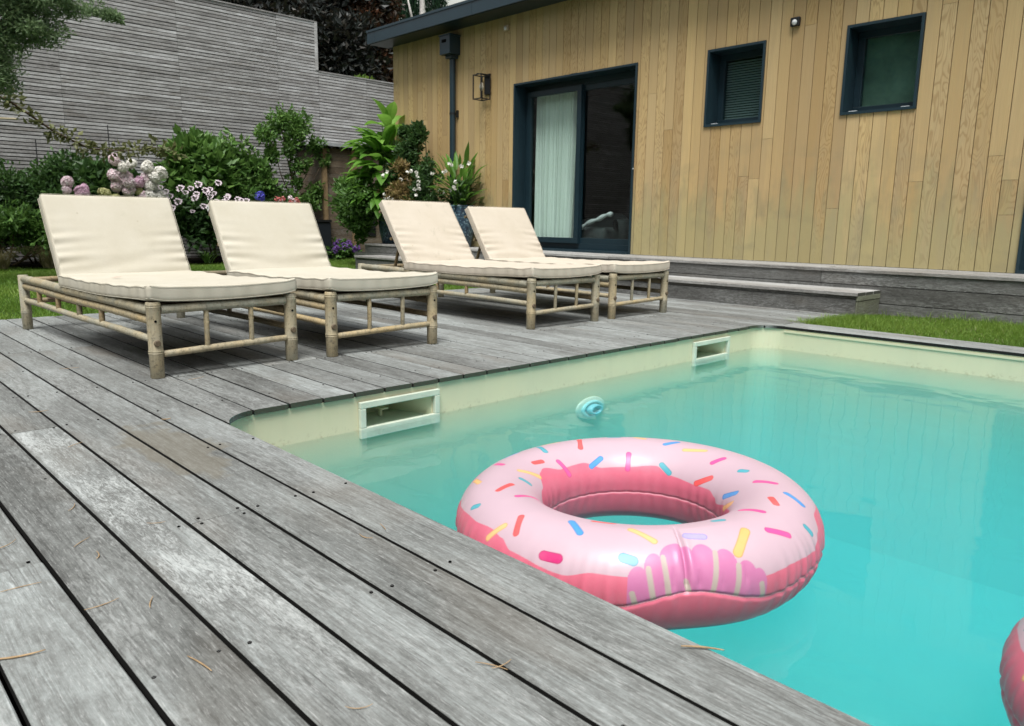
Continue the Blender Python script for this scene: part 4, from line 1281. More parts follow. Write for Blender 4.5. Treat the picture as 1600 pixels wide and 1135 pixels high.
for i, (x, y, L_, a, r_) in enumerate(ND):
    b = MB(); P = []
    cu = random.uniform(-0.5, 0.5)
    for s in np.linspace(-1, 1, 9):
        P.append((L_*s*math.cos(R(a+45))-cu*L_*0.5*s*s*math.sin(R(a+45)), L_*s*math.sin(R(a+45))+cu*L_*0.5*s*s*math.cos(R(a+45)), r_+0.0022+0.002*s*s))
    b.tube(P, [r_*(1-0.5*abs(s)) for s in np.linspace(-1, 1, 9)], 6)
    o = b.build("dry_needle", M_needle, smooth=True, loc=(x, y, 0.0))
    tag(o, "dry curled brown pine needle lying on the grey deck boards", "pine needle", "dry needles scattered on the deck")

# ------------------------------------------------------------------ slatted wooden wall on the left
FX = -13.2
t = thing("slatted_wall", "tall grey wall of horizontal weathered timber slats stepping down towards the house", "wall", (FX, 7.6, 0))
def slats(b, y0, y1, z0, z1):
    z = z0; p = 0.0535
    joints = [q for q in np.arange(y0+1.05, y1-.4, 1.75)]
    while z < z1-0.02:
        ys_ = [y0]+[q for q in joints]+[y1]
        for i in range(len(ys_)-1):
            h = p-0.0135+random.uniform(-.0015, .0015)
            dx = random.uniform(-.003, .003); dz = random.uniform(-.001, .001)
            b.box((-0.0+dx, ys_[i]+.002-7.6, z+dz), (0.022+dx, ys_[i+1]-.002-7.6, min(z+h+dz, z1)))
        z += p
b = MB(); slats(b, -3.0, 7.61, 0.0, 4.27); b.build("tall_section", M_slat, t)
b = MB(); slats(b, 7.612, 14.0, 0.0, 3.41); b.build("low_section", M_slat, t)
b = MB(); b.box((-0.10, -3.0-7.6, 0), (-0.02, 7.60-7.6, 4.25)); b.box((-0.10, 0.01, 0), (-0.02, 6.4, 3.40)); b.build("backing", simple("black_backing", (0.012, 0.012, 0.012), 0.9, 0.1), t)
b = MB(); b.box((-0.06, -3.0-7.6, 4.2715), (0.035, 0.012, 4.293)); b.box((-0.06, 0.015, 3.4115), (0.035, 6.4, 3.433)); b.box((0.024, -0.05, 3.44), (0.034, 0.009, 4.27)); b.build("cap_board", M_slat, t)

# ------------------------------------------------------------------ foliage helpers (numpy)
def leaf_block(mb, P, D, S, size, width, fold=0.25, tone=None):
    """P base points (n,3), D direction (n,3) unit, S side (n,3) unit; kite leaves"""
    n = len(P)
    size = np.broadcast_to(np.asarray(size, float), (n,))[:, None]; width = np.broadcast_to(np.asarray(width, float), (n,))[:, None]
    Nn = np.cross(D, S)
    mid = P + D*size*0.5
    l = mid + S*width*0.5 + Nn*width*fold*0.5
    r = mid - S*width*0.5 + Nn*width*fold*0.5
    tip = P + D*size - Nn*size*0.12
    V = np.stack([P, l, tip, r], 1).reshape(-1, 3)
    i = np.arange(n)*4
    F = np.stack([i, i+1, i+2], 1); G = np.stack([i, i+2, i+3], 1)
    if tone is None: tone = rs.rand(n)
    c = np.repeat(np.stack([tone, rs.rand(n), rs.rand(n)], 1), 4, axis=0)
    mb.v.append(V); mb.c.append(c)
    mb.f.extend((np.concatenate([F, G])+mb.n).tolist()); mb.n += len(V)

def unit(a): return a/np.maximum(np.linalg.norm(a, axis=-1, keepdims=True), 1e-9)

def clump(mb, c, rad, n, size, aspect=0.45, droop=0.2, up=0.25, shell=0.45, tone=(0.15, 0.9), fold=0.25):
    c = np.array(c, float); rad = np.array(rad if hasattr(rad, '__len__') else (rad,)*3, float)
    d = unit(rs.randn(n, 3)); q = (shell + (1-shell)*rs.rand(n)**0.7)[:, None]
    wob = 1+0.18*np.sin(d[:, :1]*5+c[0]*3)+0.14*np.sin(d[:, 1:2]*7+c[1]*5)+0.12*np.sin(d[:, 2:3]*6+c[2])
    P = c + d*rad*q*wob
    D = unit(d*0.8 + rs.randn(n, 3)*0.6 + np.array([0, 0, up-droop]))
    S = unit(np.cross(D, rs.randn(n, 3)+np.array([0, 0, 1.2])))
    sz = size*(0.6+0.8*rs.rand(n))
    # each leaf has its own green; a few young pale ones
    tn = np.clip(tone[0] + (tone[1]-tone[0])*rs.beta(1.6, 2.2, n), 0, 1)
    leaf_block(mb, P, D, S, sz, sz*aspect, fold, tn)

def crown(mb, c, rad, nclump, nleaf, size, crad=0.42, **kw):
    c = np.array(c, float); rad = np.array(rad, float); nleaf = int(nleaf*DENS); nclump = int(nclump*1.15)+1
    for k in range(nclump):
        d = unit(rs.randn(3)); q = rs.rand()**0.45
        cc = c + d*rad*q*(1-crad*0.5)
        clump(mb, cc, rad*crad*(0.6+0.7*rs.rand()), nleaf, size, **kw)

def blades(mb, base, n, length, width, spread, arch=0.5, rad=0.03, seg=4, tone=(0.2, 0.9)):
    """arching strap leaves or grass from one root"""
    for i in range(n):
        a = random.uniform(0, 2*math.pi); L_ = length*random.uniform(0.6, 1.1); sp = spread*random.uniform(0.3, 1.2)
        bx = base[0]+rad*random.uniform(-1, 1); by = base[1]+rad*random.uniform(-1, 1)
        d = np.array([math.cos(a), math.sin(a)]); sd = np.array([-d[1], d[0], 0])
        vs = []; 
        for s in np.linspace(0, 1, seg+1):
            out = sp*L_*s + arch*L_*s*s*0.35; z = L_*s*(1-arch*0.35*s*s)
            w_ = width*(math.sin(math.pi*min(1, 0.12+0.88*s))**0.7 if width > 0.02 else (1-s*0.9))
            p = np.array([bx+d[0]*out, by+d[1]*out, base[2]+z])
            vs.append(p-sd*w_/2); vs.append(p+sd*w_/2)
        fs = [(2*k, 2*k+1, 2*k+3, 2*k+2) for k in range(seg)]
        mb.add(vs, fs, (random.uniform(*tone), random.random(), random.random()))

def bigleaf(mb, p, d, L_, W_, droop=0.5, tone=0.6, seg=6, fold=0.15):
    """broad pointed leaf with a midrib, arching over"""
    p = np.array(p, float); d = unit(np.array(d, float)); up = np.array([0, 0, 1.0])
    side = unit(np.cross(d, up)+1e-6); nrm = unit(np.cross(side, d))
    vs = []; cur = p.copy(); dirn = d.copy()
    for k in range(seg+1):
        s = k/seg; w_ = W_*math.sin(math.pi*min(1, 0.06+0.94*s)**0.85)*0.5
        if k == seg: w_ = 0.001
        nn = unit(np.cross(side, dirn))
        vs += [cur-side*w_+nn*w_*fold*2, cur, cur+side*w_+nn*w_*fold*2]
        cur = cur + dirn*L_/seg
        dirn = unit(dirn - up*droop/seg)
    fs = []
    for k in range(seg):
        a = k*3; fs += [(a, a+1, a+4, a+3), (a+1, a+2, a+5, a+4)]
    mb.add(vs, fs, (tone, random.random(), random.random()))

def flower_ball(mb, c, r, n=90, size=0.028):
    d = unit(rs.randn(n, 3)); P = np.array(c)+d*r*(0.80+0.26*rs.rand(n, 1))*(1+.10*np.sin(d[:, :1]*4+d[:, 1:2]*3))
    t1 = unit(np.cross(d, rs.randn(n, 3))); t2 = np.cross(d, t1)
    for a in (0, 1, 2, 3):
        u_ = t1*math.cos(a*math.pi/2)+t2*math.sin(a*math.pi/2)
        D = unit(u_+d*0.35); leaf_block(mb, P, D, unit(np.cross(D, d)), size*0.62, size*0.55, 0.1, np.clip(0.3+0.7*rs.rand(n), 0, 1))

DENS = 1.9
def plant(name, label, cat, loc, group=None): return thing(name, label, cat, loc, 0, group)
def rel(c, loc): return (c[0]-loc[0], c[1]-loc[1], c[2]-loc[2])

# planting bed
bd = MB()
prof = [(-3.0, -11.9), (1.0, -12.2), (3.0, -12.25), (4.5, -12.2), (6.4, -12.15), (7.0, -12.3), (7.3, -12.9), (14, -12.9)]
vs = [(FX-.05, y, 0.03) for y, x in prof] + [(x, y, 0.03) for y, x in prof] + [(x+.03, y, -0.02) for y, x in prof]
n_ = len(prof)
bd.add(vs, [(i, i+n_, i+n_+1, i+1) for i in range(n_-1)] + [(i+n_, i+2*n_, i+2*n_+1, i+n_+1) for i in range(n_-1)])
o = bd.build("planting_bed", M_soil); tag(o, kind='structure')

# dark shrub at far left
def shrub(name, label, loc, clumps, mat, size, aspect=0.45, stem=True, cat="shrub", **kw):
    t = plant(name, label, cat, loc)
    b = MB()
    for (c, rad, nc, nl) in clumps: crown(b, c, rad, nc, nl, size, aspect=aspect, **kw)
    b.build("foliage", mat, t)
    if stem:
        b = MB()
        for (c, rad, nc, nl) in clumps:
            for q in range(3):
                e = Vector(c)+Vector((random.uniform(-.5, .5)*rad[0], random.uniform(-.5, .5)*rad[1], random.uniform(-.2, .4)*rad[2]))
                s = Vector((c[0]*0.3, c[1]*0.3+random.uniform(-.08, .08), 0)); m_ = (s+e)/2+Vector((random.uniform(-.08, .08),)*3)
                b.tube([s, m_, e], [0.014, 0.010, 0.005], 6)
        b.build("stems", M_bark, t, smooth=True)
    return t

shrub("leafy_shrub", "dark green leafy shrub against the slatted wall at the far left", (-12.55, 2.75, 0.03),
      [((0, -0.5, 0.70), (0.40, 0.55, 0.65), 36, 90), ((0.0, 0.15, 0.95), (0.38, 0.55, 0.60), 36, 90), ((0.1, -1.4, 0.75), (0.4, 0.7, 0.7), 24, 80), ((0.0, 0.45, 1.30), (0.2, 0.35, 0.28), 12, 60), ((0.0, 0.8, 0.6), (0.3, 0.4, 0.5), 16, 60)], M_lf_dark, 0.075, 0.5)
shrub("leafy_shrub", "low bright-edged green shrub at the left edge of the bed below the dark shrub", (-12.15, 2.15, 0.03),
      [((0, 0.1, 0.55), (0.28, 0.45, 0.25), 14, 80), ((0.05, 0.55, 0.35), (0.25, 0.4, 0.28), 12, 80)], M_lf_mid, 0.085, 0.5)
# ornamental grass tufts
for i, (x, y) in enumerate(((-11.95, 2.05), (-11.9, 2.65))):
    t = plant("ornamental_grass", ["dry straw-coloured ornamental grass tuft at the left edge of the lawn", "straw-coloured ornamental grass tuft just left of the nearest lounger's back"][i], "grass plant", (x, y, 0.0))
    b = MB(); blades(b, (0, 0, 0), 260, 0.52, 0.006, 0.55, 1.4, 0.09, 5); b.build("blades", M_dry, t)
# stone block
b = MB(); b.box((-.12, -.16, 0), (.12, .16, .16), ch=.01); b.box((-.11, -.15, .165), (.115, .15, .33), ch=.01)
o = b.build("stone_block", M_pot_stone, loc=(-12.2, 2.95, 0.0)); tag(o, "two stacked weathered grey stone blocks at the bed edge behind the nearest lounger", "stone block")

# climbing vine branch reaching in from the left, tied to thin canes
t = plant("climbing_vine", "arching vine branch with yellow-green leaves reaching across the slatted wall from the left", "climbing plant", (-12.0, 1.8, 0.0))
P = [(0.6, -0.6, 2.45), (0.6, 0.0, 2.30), (0.5, 0.5, 2.10), (0.5, 0.95, 1.78), (0.5, 1.35, 1.60), (0.5, 1.8, 1.60), (0.5, 2.2, 1.68), (0.5, 2.45, 1.60)]
b = MB(); b.tube(P, [0.02, 0.018, 0.016, 0.013, 0.011, 0.009, 0.006, 0.003], 7); b.build("branch", M_bark, t, smooth=True)
b = MB()
for i in range(len(P)-1):
    for s in np.linspace(0, 1, 5):
        c = np.array(P[i])*(1-s)+np.array(P[i+1])*s
        clump(b, c, (0.10, 0.12, 0.10), 16, 0.085, aspect=0.6, shell=0.2, droop=0.5, tone=(0.1, 1.0))
b.build("foliage", M_lf_olive, t)
for i, (y, z) in enumerate(((2.82, 1.75), (3.80, 2.05), (4.75, 1.6))):
    b = MB(); b.tube([(0, 0, 0), (0.0, 0.01, z)], 0.007, 6); o = b.build("garden_cane", M_black, loc=(-12.9, y, 0.03))
    tag(o, ["thin dark garden cane left of the pink hydrangea beside the vine", "tall thin dark garden cane directly behind the pink hydrangea", "thin dark garden cane at the left side of the broad-leaved shrub"][i], "garden cane")
b = MB(); b.tube([(0, 0, 0), (0, 0.34, 0.02)], 0.012, 8); o = b.build("wooden_pole", simple("pale_pole", (0.42, 0.36, 0.24), 0.7), loc=(-11.3, 1.95, 1.86)); tag(o, "short pale wooden pole end poking in at the left edge under the vine", "pole")

# pink mophead hydrangea
loc = (-12.3, 3.42, 0.03)
t = plant("hydrangea_bush", "mophead hydrangea with large pink, white and lime flower balls behind the nearest lounger", "hydrangea", loc)
b = MB()
for (c, rad, nc, nl) in (((0, 0, 0.65), (0.42, 0.80, 0.55), 44, 60), ((-0.05, 0.1, 1.1), (0.28, 0.65, 0.40), 26, 50)): crown(b, c, rad, nc, nl, 0.125, aspect=0.6, tone=(0.2, 0.8))
b.build("foliage", M_lf_dark, t)
heads = []
# (pixel-like layout on the front face of the bush: y offset, z, size, kind)
HD = [(0.13, 1.50, .085, 'l'), (0.22, 1.40, .08, 'w'), (0.36, 1.46, .07, 'w'), (0.58, 1.42, .095, 'w'), (0.75, 1.34, .10, 'w'), (0.13, 1.28, .095, 'l'), (0.27, 1.27, .10, 'l'), (0.30, 1.18, .10, 'l'), (0.44, 1.20, .085, 'p'),
      (0.57, 1.25, .09, 'l'), (0.66, 1.29, .09, 'w'), (0.16, 1.14, .09, 'l'), (0.30, 1.07, .09, 'l'), (0.45, 1.06, .07, 'g'), (0.60, 1.16, .09, 'w'), (0.68, 1.14, .07, 'w'), (0.57, 1.00, .10, 'w'), (0.74, 0.98, .12, 'w'), (0.42, 0.92, .065, 'g'),
      (0.58, 0.90, .075, 'w'), (0.70, 0.83, .08, 'w'), (0.10, 0.96, .07, 'g'), (-0.02, 1.02, .09, 'g'), (0.02, 0.94, .07, 'g'), (-0.33, 1.02, .095, 'p'), (-0.28, 1.08, .07, 'p'), (-0.48, 1.16, .085, 'l'), (-0.50, 1.05, .06, 'l'),
      (-0.42, 0.88, .085, 'l'), (0.25, 0.75, .08, 'w'), (0.0, 0.74, .07, 'l'), (0.48, 1.00, .08, 'l'), (0.63, 1.36, .07, 'w'), (0.20, 1.20, .08, 'l')]
hm = {}
for (dy, z, r_, kd) in HD:
    mat = dict(l=M_pet_pink, w=M_pet_white, g=M_pet_green, p=M_pet_lilac)[kd]
    if kd not in hm:
        fb = MB(); flower_ball(fb, (0, 0, 0), 1.0, 230, 0.50); q = fb.build("flower_head", mat, t); hm[kd] = q
    else:
        q = hm[kd].copy(); link(q); q.parent = t
    q.location = (0.42+random.uniform(-.06, .08), dy, z-0.03); r_ *= .90; q.scale = (r_, r_, r_*0.85); q.rotation_euler = (random.uniform(0, 3), random.uniform(0, 3), 0)

# broad-leaved hydrangea shrub to the right
loc = (-12.45, 5.25, 0.03)
t = plant("broad_leaved_shrub", "tall broad-leaved green shrub between the pink hydrangea and the small tree", "shrub", loc)
b = MB()
crown(b, (0, -0.25, 1.25), (0.38, 0.62, 0.68), 46, 44, 0.18, aspect=0.55, tone=(0.25, 0.95), droop=0.35)
crown(b, (0, 0.40, 1.25), (0.35, 0.6, 0.62), 36, 60, 0.11, aspect=0.5, tone=(0.2, 0.9))
for (y, z) in ((-.35, 1.95), (-.72, 1.75), (0.05, 1.85), (0.45, 1.95), (.2, 2.0)): clump(b, (0.1, y, z-.1), (0.08, 0.1, 0.14), 22, 0.13, aspect=0.45, shell=.2, tone=(.5, 1))
b.build("foliage", M_lf_mid, t)
b = MB()
for q in range(9):
    y = random.uniform(-.5, .5); b.tube([(0, y*.3, 0), (0.02, y*.7, .8), (0.05, y, 1.55)], [.014, .011, .005], 6)
b.build("stems", M_bark, t, smooth=True)

# lacecap hydrangea in front of it
loc = (-12.15, 4.62, 0.03)
t = plant("lacecap_hydrangea", "lacecap hydrangea with flat sprays of small white and pink florets behind the second lounger", "hydrangea", loc)
b = MB(); crown(b, (0, 0.1, 0.62), (0.36, 0.75, 0.42), 26, 50, 0.12, aspect=0.55, tone=(0.1, 0.6)); b.build("foliage", M_lf_dark, t)
LC = [(-0.42, 1.12), (-0.28, 1.00), (-0.10, 1.06), (0.02, 1.18), (0.0, 0.98), (0.12, 1.10), (0.20, 1.00), (0.30, 1.06), (0.36, 0.93), (0.48, 1.03), (0.52, 0.92), (0.62, 0.97), (0.70, 0.86), (0.78, 0.90), (0.35, 1.22), (0.1, 0.86), (-0.3, 0.82), (-0.02, 0.78), (0.55, 0.80), (0.9, 0.84), (-.36, 1.06), (-.18, 1.12), (-.05, 1.12), (.06, 1.04), (.16, 1.06), (.26, 1.12), (.42, 1.0), (.56, .98), (.66, .92), (.74, .96), (.25, .94), (-.2, .92), (.45, .88), (.84, .9)]
lm = None
for (dy, z) in LC:
    if lm is None:
        fb = MB()
        for q in range(11):
            aa = q*2*math.pi/11+random.uniform(-.2, .2); rr = random.uniform(.65, 1.05); cz = random.uniform(-.1, .12)
            for e in range(4):
                ph = e*math.pi/2+q; D = unit(np.array([[math.cos(ph), math.sin(ph), .15]])); S_ = np.array([[-math.sin(ph), math.cos(ph), 0]])
                leaf_block(fb, np.array([[rr*math.cos(aa), rr*math.sin(aa), cz]])-D*.05, D, S_, .36, .40, .05, np.array([random.uniform(.3, 1.0)]))
        for q in range(40):
            aa = random.uniform(0, 6.28); rr = .6*random.random()**.5
            leaf_block(fb, np.array([[rr*math.cos(aa), rr*math.sin(aa), 0.02]]), unit(np.array([[math.cos(aa*3), math.sin(aa*3), .8]])), np.array([[-math.sin(aa*3), math.cos(aa*3), 0]]), .13, .10, .1, np.array([0.0]))
        lm = fb.build("flower_head", mat_leaf("lacecap_petals", (0.42, 0.30, 0.38), (0.60, 0.50, 0.56), (0.76, 0.70, 0.74), 0.2), t); q = lm
    else: q = lm.copy(); link(q); q.parent = t
    q.location = (0.42+random.uniform(-.10, .08), dy*1.1+random.uniform(-.04, .04), z-.01); s_ = random.uniform(.034, .058); q.scale = (s_, s_, s_); q.rotation_euler = Vector((.6+random.uniform(-.25, .25), -.4+random.uniform(-.25, .25), .6)).to_track_quat('Z', 'Y').to_euler()

# filler behind: low dark ground cover
t = shrub("ground_cover_shrub", "low dark green foliage filling the bed between the lacecap hydrangea and small tree", (-12.35, 6.1, 0.03),
      [((0, 0, 0.45), (0.32, 0.6, 0.42), 20, 70), ((0.0, 0.1, 0.95), (0.22, 0.35, 0.28), 10, 60)], M_lf_mid, 0.09, 0.5)

# small standard tree with open crown
loc = (-12.35, 6.55, 0.0)
t = plant("small_tree", "small slender tree with an open rounded crown standing by the shed", "tree", loc)
b = MB()
b.tube([(0, 0, 0), (0.01, 0.01, 0.7), (0.0, 0.0, 1.3), (0.0, -0.02, 1.9), (0, 0, 2.25)], [0.022, 0.020, 0.017, 0.011, 0.005], 8)
for (ye, ze, zs) in ((-.38, 2.0, 1.0), (.42, 2.0, 1.05), (-.2, 2.3, 1.4), (.25, 2.2, 1.4), (-.42, 1.5, .95), (.5, 1.6, 1.0)):
    b.tube([(0, 0, zs), (0.05, ye*.6, (zs+ze)/2-.05), (0.08, ye, ze)], [.011, .008, .004], 6)
b.build("trunk", M_bark, t, smooth=True)
b = MB()
for (y, z, r_, nn) in ((-.15, 2.32, .24, 9), (-.42, 2.08, .18, 7), (.12, 2.25, .22, 8), (.48, 1.98, .14, 5), (.58, 1.75, .10, 3), (-.33, 1.78, .15, 4), (.15, 1.62, .15, 4), (-.05, 2.0, .2, 6), (.28, 1.02, .18, 6), (-.15, 1.0, .22, 7), (.45, 1.22, .11, 3), (.05, 1.35, .12, 3)):
    crown(b, (0.03, y, z), (r_*1.1, r_*1.25, r_*1.15), int(nn*1.8), 24, 0.068, aspect=0.6, tone=(0.2, 1.0))
b.build("crown", M_lf_mid, t)

# coral and blue flowers in front of the tree
for (nm, lb, lc, mat, n, sz) in (("blue_flower", "single bright blue flower ball just above the second lounger's back cushion", (-12.0, 5.72, 1.06), M_pet_blue, 1, .11),):
    t = plant("blue_hydrangea", "small hydrangea with one bright blue flower ball showing above the second lounger's back", "hydrangea", (lc[0], lc[1], 0.03))
    b = MB(); crown(b, (0, 0, .62), (.2, .22, .4), 8, 30, .1, aspect=.55, tone=(.1, .6)); b.build("foliage", M_lf_dark, t)
    fb = MB(); flower_ball(fb, (0.12, 0.0, 1.03), .075, 110, 0.036); fb.build("flower_head", mat, t)
t = plant("coral_flower_bush", "low bush of coral red and pale pink flowers at the foot of the small tree", "flower bush", (-11.95, 6.12, 0.03))
b = MB(); crown(b, (0, 0, .6), (.2, .4, .4), 12, 40, .08, aspect=.5, tone=(.1, .6)); b.build("foliage", M_lf_dark, t)
for k in range(12):
    fb = MB(); flower_ball(fb, (0, 0, 0), .032, 18, 0.036); q = fb.build("flower_head", M_pet_red if k % 3 else M_pet_pink, t)
    q.location = (0.15+random.uniform(0, .08), random.uniform(-.22, .22), random.uniform(.90, 1.04))
# purple hydrangea on the lawn edge
loc = (-12.25, 7.45, 0.0)
t = plant("purple_hydrangea", "low hydrangea with deep purple and blue flower heads in front of the shed", "hydrangea", loc)
b = MB(); crown(b, (0, 0, .16), (.26, .36, .16), 14, 40, .09, aspect=.6, tone=(.2, .8)); b.build("foliage", M_lf_mid, t)
hm = None
for k in range(26):
    a = random.uniform(0, 6.28); q_ = random.random()**.5
    if hm is None:
        fb = MB(); flower_ball(fb, (0, 0, 0), 1.0, 70, 0.55); hm = fb.build("flower_head", M_pet_purple, t); q = hm
    else: q = hm.copy(); link(q); q.parent = t
    q.location = (.24*q_*math.cos(a), .32*q_*math.sin(a), .30-.16*q_+random.uniform(-.03, .05)); s_ = random.uniform(.045, .07); q.scale = (s_, s_, s_)
# dark bin
t = thing("plant_tub", "tall dark square plant tub standing against the slatted wall beside the shed", "tub", (-12.35, 7.05, 0.0))
b = MB(); b.box((-.15, -.15, 0), (.15, .15, .66), ch=.012); b.build("body", simple("dark_tub", (0.012, 0.016, 0.022), 0.5, .4), t)
b = MB(); b.box((-.165, -.165, .662), (.165, -.135, .70)); b.box((-.165, .135, .662), (.165, .165, .70)); b.box((-.165, -.133, .662), (-.135, .133, .70)); b.box((.135, -.133, .662), (.165, .133, .70)); b.build("rim", M_black, t)
b = MB(); b.box((-.13, -.13, .664), (.13, .13, .68)); b.build("soil", M_soil, t)
# loose green strap plant between loungers
t = plant("strap_leaf_plant", "small strap-leaved green plant at the lawn edge between the first two loungers", "plant", (-12.0, 4.85, 0.0))
b = MB(); blades(b, (0, 0, 0), 34, 0.36, 0.022, 0.6, 1.2, 0.06, 6); b.build("leaves", M_lf_mid, t)

# ------------------------------------------------------------------ shed
t = thing("garden_shed", "small brown timber garden shed with flat metal roof between the slatted wall and house", "shed", (-12.3, 7.12, 0))
Mw = mat_weathered("brown_shed_boards", 'y', tint=(1.15, 0.88, 0.62), lo=0.09, hi=0.20)
Mp = simple("shed_post_wood", (0.22, 0.155, 0.085), 0.8, 0.2, 0.3, 12)
b = MB()
z = 0.05
while z < 1.93:
    b.box((-0.02, 0.08, z), (0.0, 0.58, z+.118)); b.box((-0.9, 0.0, z), (-0.03, 0.02, z+.118)); b.box((-0.02, 0.70, z), (0.0, 1.5, z+.118)); z += .122
b.build("wall", Mw, t)
b = MB(); b.box((-.03, 0.0, 0), (.04, .075, 1.95)); b.box((-.03, .59, 0), (.04, .69, 1.95)); b.build("posts", Mp, t)
b = MB(); b.box((.001, .70, .40), (.012, 1.10, 1.15)); b.build("hatch", M_black, t)
b = MB(); b.box((-1.0, -.10, 2.02), (.10, 1.6, 2.035)); b.box((.085, -.11, 1.99), (.105, 1.6, 2.045)); rfp = b.build("roof", simple("zinc_roof", (0.30, 0.32, 0.33), 0.5, .4, .2, 8), t)
b = MB()
for q in range(9): b.box((-.02, -.04+q*.17, 1.955), (.12, -.015+q*.17, 1.985))
b.build("rafter_ends", M_black, rfp)
b = MB(); b.box((-1.0, -.08, 1.95), (-.03, 1.55, 2.015)); b.build("roof_deck", M_dark, rfp)

# ------------------------------------------------------------------ pots with plants on the terrace
def mat_mosaic():
    m = MT("blue_mosaic_tiles", 0.35, 0.5)
    co = m.coord('Object'); s = m.sep(co)
    an = m.ma('ARCTAN2', s[1], s[0])
    u_ = m.ma('MULTIPLY', an, 0.22/0.020); v_ = m.ma('MULTIPLY', s[2], 1/0.020)
    cu, cv = m.ma('FLOOR', u_), m.ma('FLOOR', v_)
    wn = m.N.new("ShaderNodeTexWhiteNoise"); wn.noise_dimensions = '3D'; m.put(wn.inputs[0], m.comb(cu, cv, 0.0))
    fu = m.ma('ABSOLUTE', m.ma('SUBTRACT', m.ma('FRACT', u_), 0.5)); fv = m.ma('ABSOLUTE', m.ma('SUBTRACT', m.ma('FRACT', v_), 0.5))
    g_ = m.rng(m.ma('MAXIMUM', fu, fv), 0.38, 0.44)
    c = m.ramp(wn.outputs['Value'], [(0.0, (0.012, 0.025, 0.05)), (0.5, (0.03, 0.07, 0.11)), (0.85, (0.08, 0.16, 0.21)), (1.0, (0.22, 0.32, 0.36))])
    m.color(m.mix(g_, c, (0.02, 0.028, 0.035)))
    return m.m
M_mos = mat_mosaic()
def pot(lb, x, y, h, r):
    t = thing("mosaic_pot", lb, "plant pot", (x, y, ZT+.001), 0, "blue mosaic pots")
    b = MB(); b.lathe([(0, 0), (r*.62, 0), (r*.72, .01), (r*.93, h*.35), (r, h*.65), (r*.95, h*.9), (r*.93, h-.01), (r*.95, h), (r*.86, h), (r*.86, h-.06), (0, h-.06)], seg=48)
    b.build("pot_body", M_mos, t, smooth=True)
    b = MB(); b.lathe([(0, h-.055), (r*.855, h-.055)], seg=32); b.build("soil", M_soil, t)
    return t
pot("blue mosaic tiled pot holding the big-leaved plant at the left end of the terrace", -9.93, 6.93, 0.58, 0.20)
pot("blue mosaic tiled pot under the white-flowered ginger plant beside the downpipe", -8.30, 6.97, 0.58, 0.21)

t = plant("canna_plant", "tall lush plant with big bright green paddle leaves growing from the left mosaic pot", "potted plant", (-9.93, 6.93, ZT+.53))
b = MB()
random.seed(5)
for k in range(120):
    a = random.uniform(0, 2*math.pi); hgt = random.uniform(0.0, 1.0)
    z = 0.02+hgt*1.05; rad = 0.05+0.30*math.sin(math.pi*min(1, .25+hgt*.75))*random.uniform(.2, 1)
    el = random.uniform(-0.2, 0.45)+0.7*hgt**3
    L_ = random.uniform(.32, .50); W_ = L_*random.uniform(.36, .50)
    bigleaf(b, (rad*math.cos(a)-.06, rad*math.sin(a)-0.06, z), (math.cos(a)*math.cos(el), math.sin(a)*math.cos(el), math.sin(el)), L_, W_, random.uniform(.5, 1.5), random.uniform(.0, .55)+.4*hgt)
for (a, z, el, L_) in ((200, 1.2, .6, .46), (160, 1.12, .25, .50), (260, 1.3, 1.2, .42), (300, 1.22, .8, .40), (20, 1.15, .5, .45), (230, 1.05, .2, .48), (180, .9, .1, .48), (100, 1.25, .9, .40), (340, 1.32, 1.1, .36)):
    a = R(a); bigleaf(b, (0.05*math.cos(a), 0.05*math.sin(a), z), (math.cos(a)*math.cos(el), math.sin(a)*math.cos(el), math.sin(el)), L_, L_*.52, 1.1, .98)
for k in range(55):
    a = random.uniform(0, 6.28); el = random.uniform(-.1, .9); L_ = random.uniform(.30, .46)
    bigleaf(b, (-.28+.14*math.cos(a), -.08+.14*math.sin(a), random.uniform(.35, 1.0)), (math.cos(a)*math.cos(el), math.sin(a)*math.cos(el), math.sin(el)), L_, L_*random.uniform(.38, .5), random.uniform(.6, 1.4), random.uniform(.1, 1))
b.build("leaves", M_lf_bright, t)
b = MB()
for k in range(10):
    a = k*.63; b.tube([(.05*math.cos(a), .05*math.sin(a), 0), (.10*math.cos(a), .10*math.sin(a), .7), (.12*math.cos(a), .12*math.sin(a), 1.25)], [.014, .011, .006], 6)
b.build("stems", simple("green_stem", (.06, .12, .03), .6), t, smooth=True)

t = plant("trailing_shrub", "loose small-leaved shrub trailing left over the shed from the left mosaic pot", "shrub", (-10.15, 6.75, ZT+.3))
b = MB()
for (x, y, z, r_, nn) in ((-.45, -.1, .50, .22, 8), (-.80, -.05, .62, .12, 3), (-.35, -.2, .25, .30, 12), (0.1, -.2, .35, .3, 12), (-.50, -.1, .28, .18, 6), (-.1, -.15, .02, .2, 6), (-.25, -.1, -.12, .14, 4)):
    crown(b, (x, y, z), (r_*1.2, r_, r_*1.15), int(nn*1.6), 34, .075, aspect=.55, tone=(.1, .9))
b.build("foliage", M_lf_mid, t)
b = MB()
for e in ((-.55, -.1, .55), (-1.1, 0, .85), (-.6, -.1, .3), (.1, -.2, .35), (-.35, -.2, .25)): b.tube([(0.2, 0.15, .2), ((e[0]+.2)/2, e[1]/2, e[2]/2+.15), e], [.01, .008, .004], 6)
b.build("stems", M_bark, t, smooth=True)

